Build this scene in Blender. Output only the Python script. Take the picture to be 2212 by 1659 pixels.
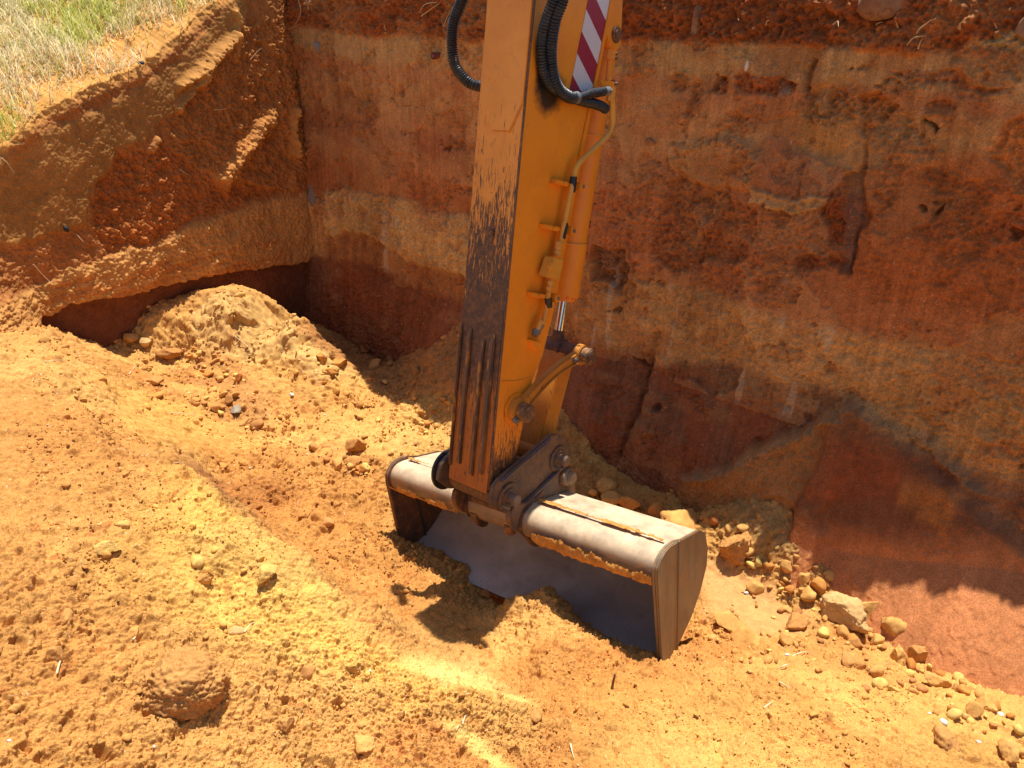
import bpy, bmesh, math, random
import numpy as np
from mathutils import Vector, Matrix, noise as mnoise
random.seed(7); rng = np.random.default_rng(11)
for o in list(bpy.data.objects): bpy.data.objects.remove(o)
SC = bpy.context.scene; COL = SC.collection
# ------------------------------------------------------------------ camera, sky, sun, exposure
CAMZ = 3.4; PITCH = math.radians(26); FPX = 1680.0
cam = bpy.data.objects.new('camera', bpy.data.cameras.new('camera')); COL.objects.link(cam)
cam.location = (0, 0, CAMZ); cam.rotation_euler = (math.pi/2 - PITCH, 0, 0)
cam.data.sensor_width = 36; cam.data.lens = 36*FPX/2212
cam.data.clip_start = .05; cam.data.clip_end = 2000
SC.camera = cam
SUN_EL = math.radians(73); SUN_H = Vector((.42, .907, 0)).normalized()
sd = Vector((SUN_H.x*math.cos(SUN_EL), SUN_H.y*math.cos(SUN_EL), math.sin(SUN_EL)))
w = bpy.data.worlds.new('World'); SC.world = w; w.use_nodes = True
nt = w.node_tree; bg = nt.nodes['Background']
sky = nt.nodes.new('ShaderNodeTexSky'); sky.sky_type = 'NISHITA'; sky.sun_disc = False
sky.sun_elevation = SUN_EL; sky.sun_rotation = math.atan2(SUN_H.x, SUN_H.y); sky.altitude = 300
nt.links.new(sky.outputs[0], bg.inputs[0]); bg.inputs[1].default_value = .10
sl = bpy.data.lights.new('sun', 'SUN'); sl.energy = 5.0; sl.angle = math.radians(.55); sl.color = (1, .95, .87)
so = bpy.data.objects.new('sun', sl); COL.objects.link(so); so.rotation_euler = sd.to_track_quat('Z', 'Y').to_euler()
so.location = (3, 6, 20)
SC.view_settings.view_transform = 'Standard'; SC.view_settings.look = 'None'
SC.view_settings.exposure = .60; SC.view_settings.gamma = 1
SC.render.engine = 'CYCLES'
# ------------------------------------------------------------------ maths helpers
CP, SP = math.cos(PITCH), math.sin(PITCH)
CAM = np.array([0, 0, CAMZ])
def ray(px, py):
    u = (px-1106)/FPX; v = (829-py)/FPX
    return np.array([u, CP+v*SP, -SP+v*CP])
def onz(px, py, z):
    d = ray(px, py); return CAM + d*((z-CAMZ)/d[2])
z1 = lambda x, y: (921.7+x*.2315, y*.2315)
z2 = lambda x, y: (951+x*.2315, 329.2+y*.2315)
z3 = lambda x, y: (921.7+x*.2315, 658.4+y*.2315)
z4 = lambda x, y: (804.7+x*.3472, 914.4+y*.3472)
z5 = lambda x, y: (.43*x, .43*y)
z6 = lambda x, y: (.43*x, 621.8+.43*y)
z7 = lambda x, y: (1261.2+.43*x, .43*y)
z8 = lambda x, y: (1261.2+.43*x, 713.2+.43*y)
zb = lambda x, y: (951+.1521*x, 936.4+.1521*y)
r1 = lambda x, y: (.43*x, 945.9+.43*y)            # lower left
r2 = lambda x, y: (877.8+.2976*x, 1170.4+.2976*y) # lower middle
r3 = lambda x, y: (1463+.3387*x, 1097.3+.3387*y)  # lower right
r4 = lambda x, y: (512+.2646*x, 512+.2646*y)
def _h(ix, iy, seed):
    h = (ix.astype(np.int64)*374761393 + iy.astype(np.int64)*668265263 + seed*2246822519) & 0xffffffff
    h = ((h ^ (h >> 13))*1274126177) & 0xffffffff
    h ^= (h >> 16); h = (h*2654435761) & 0xffffffff
    return ((h ^ (h >> 15)) & 0xffffff).astype(np.float32)/16777215.
def vn(x, y, seed=0):
    fx = np.floor(x); fy = np.floor(y); tx = (x-fx).astype(np.float32); ty = (y-fy).astype(np.float32)
    ix = fx.astype(np.int64); iy = fy.astype(np.int64)
    tx = tx*tx*tx*(tx*(tx*6-15)+10); ty = ty*ty*ty*(ty*(ty*6-15)+10)
    a = _h(ix, iy, seed); b = _h(ix+1, iy, seed); c = _h(ix, iy+1, seed); d = _h(ix+1, iy+1, seed)
    return (a+(b-a)*tx)*(1-ty)+(c+(d-c)*tx)*ty
def fbm(x, y, o=4, seed=0, g=.5, lac=2.03):
    s = 0; a = 1.; t = 0
    ca, sa = math.cos(.7), math.sin(.7)
    for i in range(o):
        s = s + a*(vn(x, y, seed+i*17)*2-1); t += a; a *= g
        x, y = (x*ca-y*sa)*lac+13.7, (x*sa+y*ca)*lac+7.1
    return s/t
def worley(x, y, seed=0):
    """distance to nearest jittered point, second distance, random of nearest cell"""
    ix = np.floor(x).astype(np.int64); iy = np.floor(y).astype(np.int64)
    f1 = np.full(x.shape, 9., np.float32); f2 = f1.copy(); r = np.zeros(x.shape, np.float32)
    for i in (-1, 0, 1):
        for j in (-1, 0, 1):
            cx, cy = ix+i, iy+j
            d = np.hypot(cx+_h(cx, cy, seed)-x, cy+_h(cx, cy, seed+5)-y).astype(np.float32)
            n = d < f1
            f2 = np.where(n, f1, np.minimum(f2, d)); r = np.where(n, _h(cx, cy, seed+9), r); f1 = np.where(n, d, f1)
    return f1, f2, r
def sm(x, a, b):
    t = np.clip((x-a)/(b-a), 0, 1); return t*t*(3-2*t)
def lin(c):
    c = np.array(c, float)/255.; return np.where(c <= .04045, c/12.92, ((c+.055)/1.055)**2.4)
def polysd(X, Y, P):
    """signed distance to polygon, negative inside"""
    P = np.array(P, float); n = len(P); d = np.full(X.shape, 1e9); ins = np.zeros(X.shape, bool)
    for i in range(n):
        ax, ay = P[i]; bx, by = P[(i+1) % n]; ex, ey = bx-ax, by-ay
        t = np.clip(((X-ax)*ex+(Y-ay)*ey)/(ex*ex+ey*ey+1e-12), 0, 1)
        d = np.minimum(d, np.hypot(X-ax-t*ex, Y-ay-t*ey))
        c = ((ay > Y) != (by > Y)) & (X < (bx-ax)*(Y-ay)/(by-ay+1e-12)+ax); ins ^= c
    return np.where(ins, -d, d)
def linesd(X, Y, P):
    d = np.full(X.shape, 1e9)
    for (ax, ay), (bx, by) in zip(P[:-1], P[1:]):
        ex, ey = bx-ax, by-ay
        t = np.clip(((X-ax)*ex+(Y-ay)*ey)/(ex*ex+ey*ey+1e-12), 0, 1)
        d = np.minimum(d, np.hypot(X-ax-t*ex, Y-ay-t*ey))
    return d
# ------------------------------------------------------------------ object helpers
def tag(o, label=None, cat=None, group=None, kind=None):
    if label: o['label'] = label
    if cat: o['category'] = cat
    if group: o['group'] = group
    if kind: o['kind'] = kind
    return o
def link(name, me, mat=None, parent=None):
    o = bpy.data.objects.new(name, me); COL.objects.link(o)
    if mat is not None and len(me.materials) == 0: me.materials.append(mat)
    if parent is not None: o.parent = parent
    return o
def grid_mesh(name, X, Y, Z, col, mat):
    n, m = X.shape
    me = bpy.data.meshes.new(name); me.vertices.add(n*m)
    me.vertices.foreach_set('co', np.stack([X, Y, Z], -1).astype(np.float32).ravel())
    a = (np.arange(n-1)[:, None]*m+np.arange(m-1)[None, :]).ravel()
    q = np.stack([a, a+1, a+m+1, a+m], -1).ravel().astype(np.int32)
    me.loops.add(len(q)); me.loops.foreach_set('vertex_index', q)
    me.polygons.add(len(a)); me.polygons.foreach_set('loop_start', np.arange(0, len(q), 4, dtype=np.int32))
    me.polygons.foreach_set('use_smooth', np.ones(len(a), bool))
    me.update(calc_edges=True)
    ca = me.color_attributes.new('Col', 'FLOAT_COLOR', 'POINT')
    c = np.ones((n*m, 4), np.float32); c[:, :3] = col.reshape(-1, 3); ca.data.foreach_set('color', c.ravel())
    me.materials.append(mat)
    return me
def tri_mesh(name, V, F, mat, col=None, smooth=True):
    me = bpy.data.meshes.new(name); me.vertices.add(len(V)); me.vertices.foreach_set('co', V.astype(np.float32).ravel())
    k = F.shape[1]; q = F.astype(np.int32).ravel()
    me.loops.add(len(q)); me.loops.foreach_set('vertex_index', q)
    me.polygons.add(len(F)); me.polygons.foreach_set('loop_start', np.arange(0, len(q), k, dtype=np.int32))
    me.polygons.foreach_set('use_smooth', np.full(len(F), smooth))
    me.update(calc_edges=True)
    if col is not None:
        ca = me.color_attributes.new('Col', 'FLOAT_COLOR', 'POINT')
        c = np.ones((len(V), 4), np.float32); c[:, :3] = col; ca.data.foreach_set('color', c.ravel())
    me.materials.append(mat); return me
# ------------------------------------------------------------------ materials
def newmat(name, rough=.9, spec=.2, metal=0.):
    m = bpy.data.materials.new(name); m.use_nodes = True; b = m.node_tree.nodes['Principled BSDF']
    b.inputs['Roughness'].default_value = rough; b.inputs['Specular IOR Level'].default_value = spec
    b.inputs['Metallic'].default_value = metal
    return m, m.node_tree, b
def N(t, typ, **kw):
    n = t.nodes.new(typ)
    for k, v in kw.items():
        if k.startswith('_'): setattr(n, k[1:], v)
        else: n.inputs[k].default_value = v
    return n
def ramp(t, fac, stops):
    r = t.nodes.new('ShaderNodeValToRGB'); e = r.color_ramp.elements
    while len(e) < len(stops): e.new(.5)
    for i, (p, c) in enumerate(stops):
        e[i].position = p; e[i].color = (c, c, c, 1) if isinstance(c, (int, float)) else (*c, 1)
    t.links.new(fac, r.inputs[0]); return r
def math_(t, op, a, b=None):
    n = t.nodes.new('ShaderNodeMath'); n.operation = op
    for i, v in enumerate((a, b)):
        if v is None: continue
        if isinstance(v, (int, float)): n.inputs[i].default_value = v
        else: t.links.new(v, n.inputs[i])
    return n.outputs[0]
def mix(t, fac, a, b, blend='MIX'):
    n = t.nodes.new('ShaderNodeMix'); n.data_type = 'RGBA'; n.blend_type = blend
    for i, v in ((0, fac), (6, a), (7, b)):
        if isinstance(v, (int, float)): n.inputs[i].default_value = v
        elif isinstance(v, tuple): n.inputs[i].default_value = (*v, 1)
        else: t.links.new(v, n.inputs[i])
    return n.outputs[2]
def soil_mat(name, fine=170., bump=.5, dist=.004, contrast=.35, aniso=None):
    m, t, b = newmat(name, .95, .06)
    at = N(t, 'ShaderNodeVertexColor', _layer_name='Col')
    tc = t.nodes.new('ShaderNodeTexCoord')
    src = tc.outputs['Object']
    n1 = N(t, 'ShaderNodeTexNoise', Scale=fine, Detail=4., Roughness=.65); t.links.new(src, n1.inputs['Vector'])
    n2 = N(t, 'ShaderNodeTexNoise', Scale=14., Detail=5., Roughness=.6); t.links.new(src, n2.inputs['Vector'])
    r1 = ramp(t, n1.outputs[0], [(.3, 1-contrast), (.7, 1+contrast*.8)])
    r2 = ramp(t, n2.outputs[0], [(.3, .86), (.7, 1.14)])
    c = mix(t, 1., at.outputs[0], r1.outputs[0], 'MULTIPLY'); c = mix(t, 1., c, r2.outputs[0], 'MULTIPLY')
    t.links.new(c, b.inputs['Base Color'])
    bp = N(t, 'ShaderNodeBump', Strength=bump, Distance=dist); t.links.new(n1.outputs[0], bp.inputs['Height'])
    t.links.new(bp.outputs[0], b.inputs['Normal'])
    return m
M = {}
M['soil'] = soil_mat('loose_soil', 190., .8, .005, .42); M['wallsoil'] = soil_mat('cut_soil', 110, .6, .005, .36)
M['clod'] = soil_mat('clod_soil', 200, .6, .003, .3)
# ------------------------------------------------------------------ terrain: heights from control points
KL = .74      # photo colour of sunlit soil -> albedo
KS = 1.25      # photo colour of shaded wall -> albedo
CTRL = [(1106,1659,.70),(1106,1620,.66),(1106,1450,.34),(1106,1400,.26),(1065,1365,.18),
 (0,1659,1.42),(0,1400,1.52),(0,1200,1.55),(0,1000,1.48),(0,850,1.38),(0,705,1.25),(150,1659,1.32),(300,1659,1.2),(600,1659,1.0),(850,1659,.86),
 (200,1400,1.36),(450,1450,1.14),(700,1500,.96),(900,1580,.84),(200,1200,1.42),(400,1300,1.22),(550,1350,1.10),(100,1020,1.42),(200,1080,1.40),
 (200,870,1.26),(280,965,1.2),(330,1040,1.30),(100,900,1.38),(120,820,1.32),(300,900,.88),(250,840,.98),(100,748,1.2),(200,790,1.02),(90,705,1.12),(180,742,.9),(300,748,.66),(400,755,.56),
 (480,622,.98),(420,640,.94),(370,652,.93),(320,690,.86),(290,700,.80),(640,680,.80),(690,740,.5),(540,640,.92),(600,668,.76),(645,705,.52),(700,715,.22),(500,690,.82),(440,730,.66),(570,715,.62),(640,755,.42),(520,760,.56),
 (740,790,.18),(850,800,.25),(800,850,.26),(870,850,.26),(930,760,.5),(1000,690,.82),(970,850,.4),(1000,900,.35),(930,830,.42),(1080,820,.6),
 (800,930,.28),(700,850,.36),(600,800,.48),(500,850,.48),(400,900,.58),(600,960,.34),(700,1000,.3),(820,1020,.3),(900,950,.34),(400,960,.62),
 (500,1045,.26),(600,1090,.22),(440,1000,.42),(560,1030,.32),(640,1110,.25),(430,1062,1.26),(380,1025,1.28),(470,1108,1.24),(560,1185,1.19),(640,1232,1.14),(700,1290,1.08),(800,1370,.98),(950,1455,.86),(1040,1500,.78),(1130,1555,.68),(540,1110,.38),(620,1165,.3),(700,1220,.27),(770,1275,.26),(850,1335,.27),(1000,1425,.34),(1100,1490,.42),(1180,1520,.5),
 (760,1230,.22),(700,1170,.23),(800,1150,.2),(830,1300,.22),(860,1190,.14),(940,1230,.12),(1000,1260,.12),(900,1330,.26),(980,1370,.25),
 (1180,1272,.34),(1100,1310,.06),(1130,1290,.2),(1250,1340,.25),(1400,1400,.12),(1300,1370,.22),(1350,1330,.06),(1240,1290,.1),(1000,1230,.08),(920,1180,.1),
 (1200,1420,.42),(1300,1500,.5),(1400,1470,.35),(1460,1400,.13),(1500,1420,.2),(1500,1550,.48),(1300,1659,.70),(1600,1659,.66),(1900,1659,.56),(2212,1659,.45),(1700,1500,.5),(1900,1500,.4),(2050,1560,.5),(1600,1450,.3),(1700,1400,.15),
 (1540,1300,.02),(1600,1230,.05),(1700,1300,.05),(1850,1340,.1),(1620,1130,.32),(1700,1180,.28),(1780,1260,.15),(1250,1050,.05),(1400,1100,.05),(1330,1010,.1),(2000,1400,.08),(2212,1470,.12),(2100,1500,.22),(2212,1560,.4),(1300,950,.2),(1500,1090,.1)]
def lowz(y, z): return z if z < .5 else .5+(z-.5)*(1-.72*min(max((y-1000)/500, 0), 1))
cp = np.array([[*onz(x, y, z)] for x, y, z in CTRL])
extra = np.array([(-2.7,7.5,.5),(-4.5,7.2,.8),(-2.2,9.3,.2),(0,8.5,.3),(2,7,.3),(4.5,4,.1),(4,1,.6),(3,-1.5,.9),(-3.4,2.2,1.7),(-4.5,4,1.6),(-3,0,1.6),(0,0,1.0),(0,-2,1.0),(1.2,.5,.8),(-5.2,5.5,1.2),(.3,5.1,.1),(-.6,5.6,.2),(.9,4.4,.05)]+[tuple((np.array([-.2302,3.7497,1.0662])+np.array([.76268,-.64087,.0872])*a+np.array([.6466,.7628,0])*y)[:2])+(-.10,) for a in (-.7,-.4,-.1,.2,.55,.9) for y in (.34,.55)])
cp = np.vstack([cp, extra])
def tps(P):
    d2 = ((P[:, None, :2]-P[None, :, :2])**2).sum(-1); K = np.where(d2 > 0, .5*d2*np.log(d2+1e-12), 0)
    K += np.eye(len(P))*.004
    n = len(P); Q = np.c_[np.ones(n), P[:, :2]]; Aa = np.zeros((n+3, n+3)); Aa[:n, :n] = K; Aa[:n, n:] = Q; Aa[n:, :n] = Q.T
    return np.linalg.solve(Aa, np.r_[P[:, 2], 0, 0, 0])
TW = tps(cp)
# evaluate on a coarse lattice then interpolate
LX = np.linspace(-7, 6, 240); LY = np.linspace(-3, 11, 260)
gx, gy = np.meshgrid(LX, LY, indexing='ij'); g = TW[-3]+TW[-2]*gx+TW[-1]*gy
for (x, y, _), wt in zip(cp, TW[:-3]):
    d2 = (gx-x)**2+(gy-y)**2; g += wt*.5*d2*np.log(d2+1e-12)
g = np.clip(g, -.15, 2.3)
def base_h(X, Y):
    fx = np.clip((X-LX[0])/(LX[1]-LX[0]), 0, len(LX)-1.001); fy = np.clip((Y-LY[0])/(LY[1]-LY[0]), 0, len(LY)-1.001)
    i = fx.astype(int); j = fy.astype(int); a = fx-i; b = fy-j
    a = a*a*(3-2*a)*.5+a*.5; b = b*b*(3-2*b)*.5+b*.5
    return (g[i, j]*(1-a)+g[i+1, j]*a)*(1-b)+(g[i, j+1]*(1-a)+g[i+1, j+1]*a)*b
def hit_base(px, py):
    d = ray(px, py); t = np.linspace(.8, 12, 1500); P = CAM[None]+d[None]*t[:, None]
    h = base_h(P[:, 0], P[:, 1]); k = np.argmax(P[:, 2] < h)
    return P[k] if (P[k, 2] < h[k]) else P[-1]
def gpoly(pts): return [tuple(hit_base(*p)[:2]) for p in pts]
# polar grid, fine inside the view
def warp_axis(a0, a1, f0, f1, nf, nc):
    return np.r_[np.linspace(a0, f0, nc, endpoint=False), np.linspace(f0, f1, nf, endpoint=False), np.linspace(f1, a1, nc)]
PHI = warp_axis(math.radians(-115), math.radians(115), math.radians(-55), math.radians(51), 1380, 45)
RHO = np.r_[np.exp(np.linspace(math.log(.05), math.log(1.6), 30, endpoint=False)), np.exp(np.linspace(math.log(1.6), math.log(9.2), 1420, endpoint=False)), np.exp(np.linspace(math.log(9.2), math.log(12), 20))]
ph, rh = np.meshgrid(PHI, RHO, indexing='ij')
X = rh*np.sin(ph); Y = rh*np.cos(ph); Z = base_h(X, Y)
Z0 = Z.copy()
# smooth (scraped) zones and their masks
wx = X+.10*fbm(X*3, Y*3, 3, 50); wy = Y+.10*fbm(X*3, Y*3, 3, 60)
def gmask(pts, soft=.06): return 1-sm(polysd(wx, wy, gpoly(pts)), -soft, soft)
smooth = np.zeros(X.shape)
track = gmask([(230,830),(330,850),(450,890),(560,960),(520,985),(400,960),(300,960),(270,930)], .12)
scrape = gmask([z8(600,1130),z8(760,1200),z8(1000,1330),z8(1180,1420),z8(1060,1560),z8(800,1560),z8(640,1430),z8(560,1360)], .06)
foot = gmask([z8(1200,1290),z8(1500,1370),z8(1900,1420),z8(2212,1380),z8(2300,1700),z8(2000,1600),z8(1700,1450),z8(1500,1400)], .06)
slick = gmask([r2(0,700),r2(130,740),r2(330,860),r2(560,990),r2(850,1190),r2(820,1240),r2(600,1160),r2(300,1050),r2(0,900)], .05)
slick2 = gmask([r2(330,1400),r2(500,1480),r2(760,1660),r2(640,1700),r2(420,1500)], .03)
smooth = np.clip(track*.55+scrape*.95+foot*.95+slick*.6+slick2*.5, 0, 1)
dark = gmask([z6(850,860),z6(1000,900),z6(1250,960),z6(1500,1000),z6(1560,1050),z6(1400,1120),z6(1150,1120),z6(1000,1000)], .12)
yellow = gmask([(400,1000),(500,1090),(620,1200),(720,1300),(850,1400),(1000,1480),(1120,1540),(1050,1560),(800,1480),(560,1420),(380,1330),(260,1280),(230,1200),(330,1090),(360,1030)], .16)
pale = gmask([r2(0,560),r2(300,650),r2(560,900),r2(800,1100),r2(900,1200),r2(560,1000),r2(300,860),r2(100,740),r2(-260,500)], .07)
mounds = gmask([(440,640),(500,640),(600,670),(645,720),(760,800),(700,830),(560,780),(430,760),(410,720)], .06)
brownrub = gmask([z6(740,300),z6(1000,300),z6(1350,400),z6(1350,720),z6(1200,700),z6(950,580),z6(800,480)], .12)
rough = 1-smooth
# relief
r_big = fbm(X*1.6, Y*1.6, 3, 3)
Z += .045*r_big*(1-.5*smooth)
Zb = Z.copy()
m6 = fbm(X*6, Y*6, 4, 21)
lump = np.abs(fbm(X*9, Y*9, 4, 31)); lump2 = np.abs(fbm(X*26, Y*26, 3, 41))
Z += rough*(.038*m6+.05*np.clip(.25-np.abs(fbm(X*3.4, Y*3.4, 4, 151)), 0, 1)*-1.0 - .040*np.clip(.28-lump, 0, 1)**1.0*.55 )
def clods(sc, seed, dens, amp):
    jx = X+.25/sc*fbm(X*sc*1.1, Y*sc*1.1, 2, seed+70); jy = Y+.25/sc*fbm(X*sc*1.1, Y*sc*1.1, 2, seed+80)
    f1, f2, r = worley(jx*sc, jy*sc, seed)
    R = .22+.45*((r*7.13) % 1)
    dome = np.sqrt(np.clip(1-(f1/R)**2, 0, 1))
    on = (r < dens)
    return amp*R*dome*on, on*(dome > 0)
zone = sm(fbm(X*1.3, Y*1.3, 3, 91), -.35, .3)
powder = sm(X, -.3, .5)*sm(3.3-Y, 0, .8)
zone2 = .35+.65*sm(fbm(X*1.9, Y*1.9, 4, 97), -.25, .3)
rr = rough*(1-.5*pale)*(1-.4*powder)*zone2*(1-.35*yellow)*(1-.65*mounds)
c1, _ = clods(7., 5, .10, .06); c2, o2 = clods(18., 15, .10, .034); c3, o3 = clods(40., 25, .30, .020); c4, _ = clods(84., 35, .8, .0115)
Z += rough*.020*fbm(X*10, Y*10, 4, 44)+c1*rr*(.25+.75*zone)*(.35+.9*brownrub)+c2*rr*(.4+.6*zone)+c3*(rr*.95+.05)+c4*(.9*rr+.1)
Z += (rough*.95+.05)*(.030*np.abs(fbm(X*16, Y*16, 3, 55))+.022*np.abs(fbm(X*38, Y*38, 3, 56))+.013*np.abs(fbm(X*85, Y*85, 2, 57))+.008*fbm(X*120, Y*120, 2, 58))*(1-.6*mounds)*(1-.35*powder)*(.45+.45*zone2)
# little pits
pf1, pf2, pr = worley(X*9+.3*m6, Y*9+.3*m6, 77); pit = (pr < .3)*sm(pf1, .30, .12)
Z -= rr*.040*pit
# streaks on the smooth track and slick bands
dirx, diry = .62, -.78
along = X*dirx+Y*diry; across = -X*diry+Y*dirx
Z += (slick+slick2+track*.7)*.008*fbm(across*38, along*2.5, 3, 63)
Z += scrape*.004*fbm(across*20, along*2.5, 3, 66)
# slab of hard soil on the back mound: a few flat steps
ms = fbm(X*4.2, Y*4.2, 3, 101)
mw1, mw2, mwr = worley(X*3.6+.8*fbm(X*5, Y*5, 3, 102), Y*3.6+.8*fbm(X*5, Y*5, 3, 103), 104)
Z += mounds*(.10*(mwr-.4)*sm(mw2-mw1, .02, .10)-.02)
# small dark cliff at the end of the left heap
cl = linesd(X, Y, gpoly([(175,865),(225,900),(265,950),(278,972)]))
Z -= .10*np.exp(-(cl/.07)**2)*(.5+.5*sm(fbm(X*8, Y*8, 2, 7), -.2, .4))
# scoop shadowed inside / before the bucket
# colours
def C(r, g_, b): return lin((r, g_, b))*KL*np.array([1, 1.08, 1.02])
col = np.ones(X.shape+(3,))*C(232,168,96)
def blend(col, mask, c): return col+(np.asarray(c)-col)*np.clip(mask, 0, 1)[..., None]
v1 = fbm(X*1.1, Y*1.1, 4, 111); v2 = fbm(X*4, Y*4, 4, 121); v3 = fbm(X*18, Y*18, 3, 131)
col = blend(col, sm(v1+.25*v2, .0, .45)*.5, C(238,184,110))
col = blend(col, sm(-v1+.3*v2, .05, .5)*.65, C(196,120,62))
near = sm(Z0, .5, 1.1)*(1-yellow)
col = blend(col, near*.5, C(224,158,92))
col = blend(col, yellow*(.28+.34*sm(v2, -.4, .2)), C(248,188,96))
col = blend(col, slick*.9, C(250,206,126)); col = blend(col, slick2*.9, C(248,200,118))
col = blend(col, pale*.75*(1-slick), C(240,196,124))
col = blend(col, track*.7, C(240,172,92))
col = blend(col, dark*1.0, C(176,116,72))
floorz = gmask([(430,950),(600,960),(860,980),(850,1180),(1000,1290),(1060,1400),(900,1420),(720,1270),(600,1170),(480,1060)], .12)
col = blend(col, floorz*.65, C(204,132,70))
heapl = gmask([(0,900),(200,900),(380,1060),(430,1200),(300,1400),(350,1700),(-300,1700),(-300,900)], .2); col = blend(col, heapl*.45, C(208,138,74))
lowh = sm(fbm(X*2.3, Y*2.3, 4, 141), .08, .4)*rough*(1-yellow); col = blend(col, lowh*.35, C(204,140,80))
col = blend(col, brownrub*.6*sm(v2, -.3, .3), C(196,134,84))
col = blend(col, mounds*.7, C(238,186,118))
col = blend(col, scrape*.9, C(226,162,104)); col = blend(col, foot, C(214,146,92))
rightz = gmask([(1500,1480),(1700,1480),(2212,1500),(2300,1700),(1400,1700),(1250,1500)], .3)
col = blend(col, rightz*.45, C(240,178,98))
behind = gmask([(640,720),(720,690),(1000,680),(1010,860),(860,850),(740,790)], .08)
col = blend(col, behind*.6, C(176,112,70))  # shade on the corner floor, painted in as a darker soil colour
gravel = gmask([z8(560,900),z8(760,850),z8(960,860),z8(1180,1180),z8(1200,1280),z8(1000,1200),z8(760,1000)], .07)
col = blend(col, gravel*.7, C(196,146,92))
# damp darker lumps / red bits, pale grit
col *= (1+.13*v2+.10*v3)[..., None]
col = blend(col, (sm(vn(X*26, Y*26, 9), .80, .9)*sm(v2, -.1, .3))*.5*rough, C(176,92,46))
col = blend(col, sm(vn(X*150, Y*150, 19), .965, .985)*.8*rough, C(255,236,196))
c2c = (np.clip(c2/.012, 0, 1))[..., None]; col = col*(1+.08*c2c*(vn(X*5, Y*5, 33)[..., None]-.3))
def grad(A_, ax): return np.gradient(A_, axis=ax)
Zs = Zb.copy()
for _ in range(3): Zs[1:-1, 1:-1] = (Zs[:-2, 1:-1]+Zs[2:, 1:-1]+Zs[1:-1, :-2]+Zs[1:-1, 2:]+Zs[1:-1, 1:-1])/5
tu = np.stack([grad(X, 0), grad(Y, 0), grad(Zs, 0)], -1); tv_ = np.stack([grad(X, 1), grad(Y, 1), grad(Zs, 1)], -1)
nn_ = np.cross(tv_, tu); nn_ /= np.linalg.norm(nn_, axis=-1, keepdims=True)+1e-12; nn_ *= np.sign(nn_[..., 2:3]+1e-9)
H_ = (Z-Zb)[..., None]*nn_*np.clip((RHO-.5)/.6, 0, 1)[None, :, None]
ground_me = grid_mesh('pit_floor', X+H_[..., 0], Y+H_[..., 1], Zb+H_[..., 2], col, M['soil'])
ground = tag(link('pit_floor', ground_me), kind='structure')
GZ = Z; GC = col
def gidx(x, y):
    p = math.atan2(x, y); r = math.hypot(x, y)
    return min(max(int(np.searchsorted(PHI, p)), 0), len(PHI)-1), min(max(int(np.searchsorted(RHO, r)), 0), len(RHO)-1)
def hz(x, y): i, j = gidx(x, y); return float(GZ[i, j])
def hit(px, py):
    """first point of the finished ground seen through a photo pixel"""
    d = ray(px, py); t = .8
    while t < 12:
        p = CAM+d*t
        if p[2] < hz(p[0], p[1]): return p
        t += .01
    return p
# ------------------------------------------------------------------ back wall of the pit
W0 = np.array([-2.2, 8.4]); WE = np.array([.722, -.692]); WE /= np.linalg.norm(WE); WN = np.array([-WE[1]*-1, -WE[0]]); WN = np.array([WE[1], -WE[0]])
# WN points into the pit
if np.dot(WN, -W0) < 0: WN = -WN
def onwall(px, py, W=None):
    P0, E_, N_ = W or (W0, WE, WN)
    d = ray(px, py); n = np.array([*N_, 0]); t = ((np.array([*P0, 0])-CAM)@n)/(d@n); X_ = CAM+d*t
    return (float((X_[:2]-P0)@E_), float(X_[2]))
def wpoly(pts, W=None): return [onwall(*p, W) for p in pts]
TOPZ = 3.62
s1 = np.linspace(-.9, 8.3, 1420); zz = np.r_[np.linspace(-.3, TOPZ, 720), TOPZ+np.linspace(.01, 1.6, 60)]
S, T = np.meshgrid(s1, zz, indexing='ij'); Zw = np.minimum(T, TOPZ); back = np.maximum(T-TOPZ, 0)
A1 = fbm(S*.8, Zw*.8, 4, 201); A2 = fbm(S*3, Zw*3, 4, 211); A3 = fbm(S*12, Zw*12, 4, 221); A4 = fbm(S*45, Zw*45, 3, 231)
streak = fbm(S*20+Zw*1.2, Zw*.7, 4, 241); streak2 = fbm(S*60+Zw*3, Zw*2.2, 3, 251)
KW = 1.0
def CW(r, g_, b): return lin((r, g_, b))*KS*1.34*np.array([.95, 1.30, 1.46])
ws = S+.06*fbm(S*4, Zw*4, 3, 261)+.02*A3; wz = Zw+.06*fbm(S*4, Zw*4, 3, 271)+.02*fbm(S*15, Zw*15, 3, 281)
def wm(pts, soft=.015): return 1-sm(polysd(ws, wz, wpoly(pts)), -soft, soft)
wcol = np.ones(S.shape+(3,))*CW(140,80,45)
# strata, from the top down; heights follow the layers with a gentle dip
zl = Zw+.07*A1+.035*A2+.012*A3
def band(c, lo, hi, k=.85, soft=.05):
    global wcol
    m_ = sm(zl, lo-soft, lo+soft)*(1-sm(zl, hi-soft, hi+soft)); wcol = blend(wcol, m_*k, CW(*c)); return m_
band((146,82,46), 1.6, 3.2)
band((118,66,42), 2.2, 2.42, .55, .07)
band((150,92,50), 2.5, 2.8, .5, .1)
tb = band((150,100,58), 2.95, 3.17, .75, .05)
top = band((118,56,28), 3.17, 3.56, .9, .03)
band((150,112,82), 3.54, 4.0, .9, .03)
band((134,66,34), 1.55, 2.0, .6, .1)
tanl = band((158,100,54), .95, 1.58, .85, .05)
band((104,56,36), -.5, .98, .9, .05)
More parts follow.
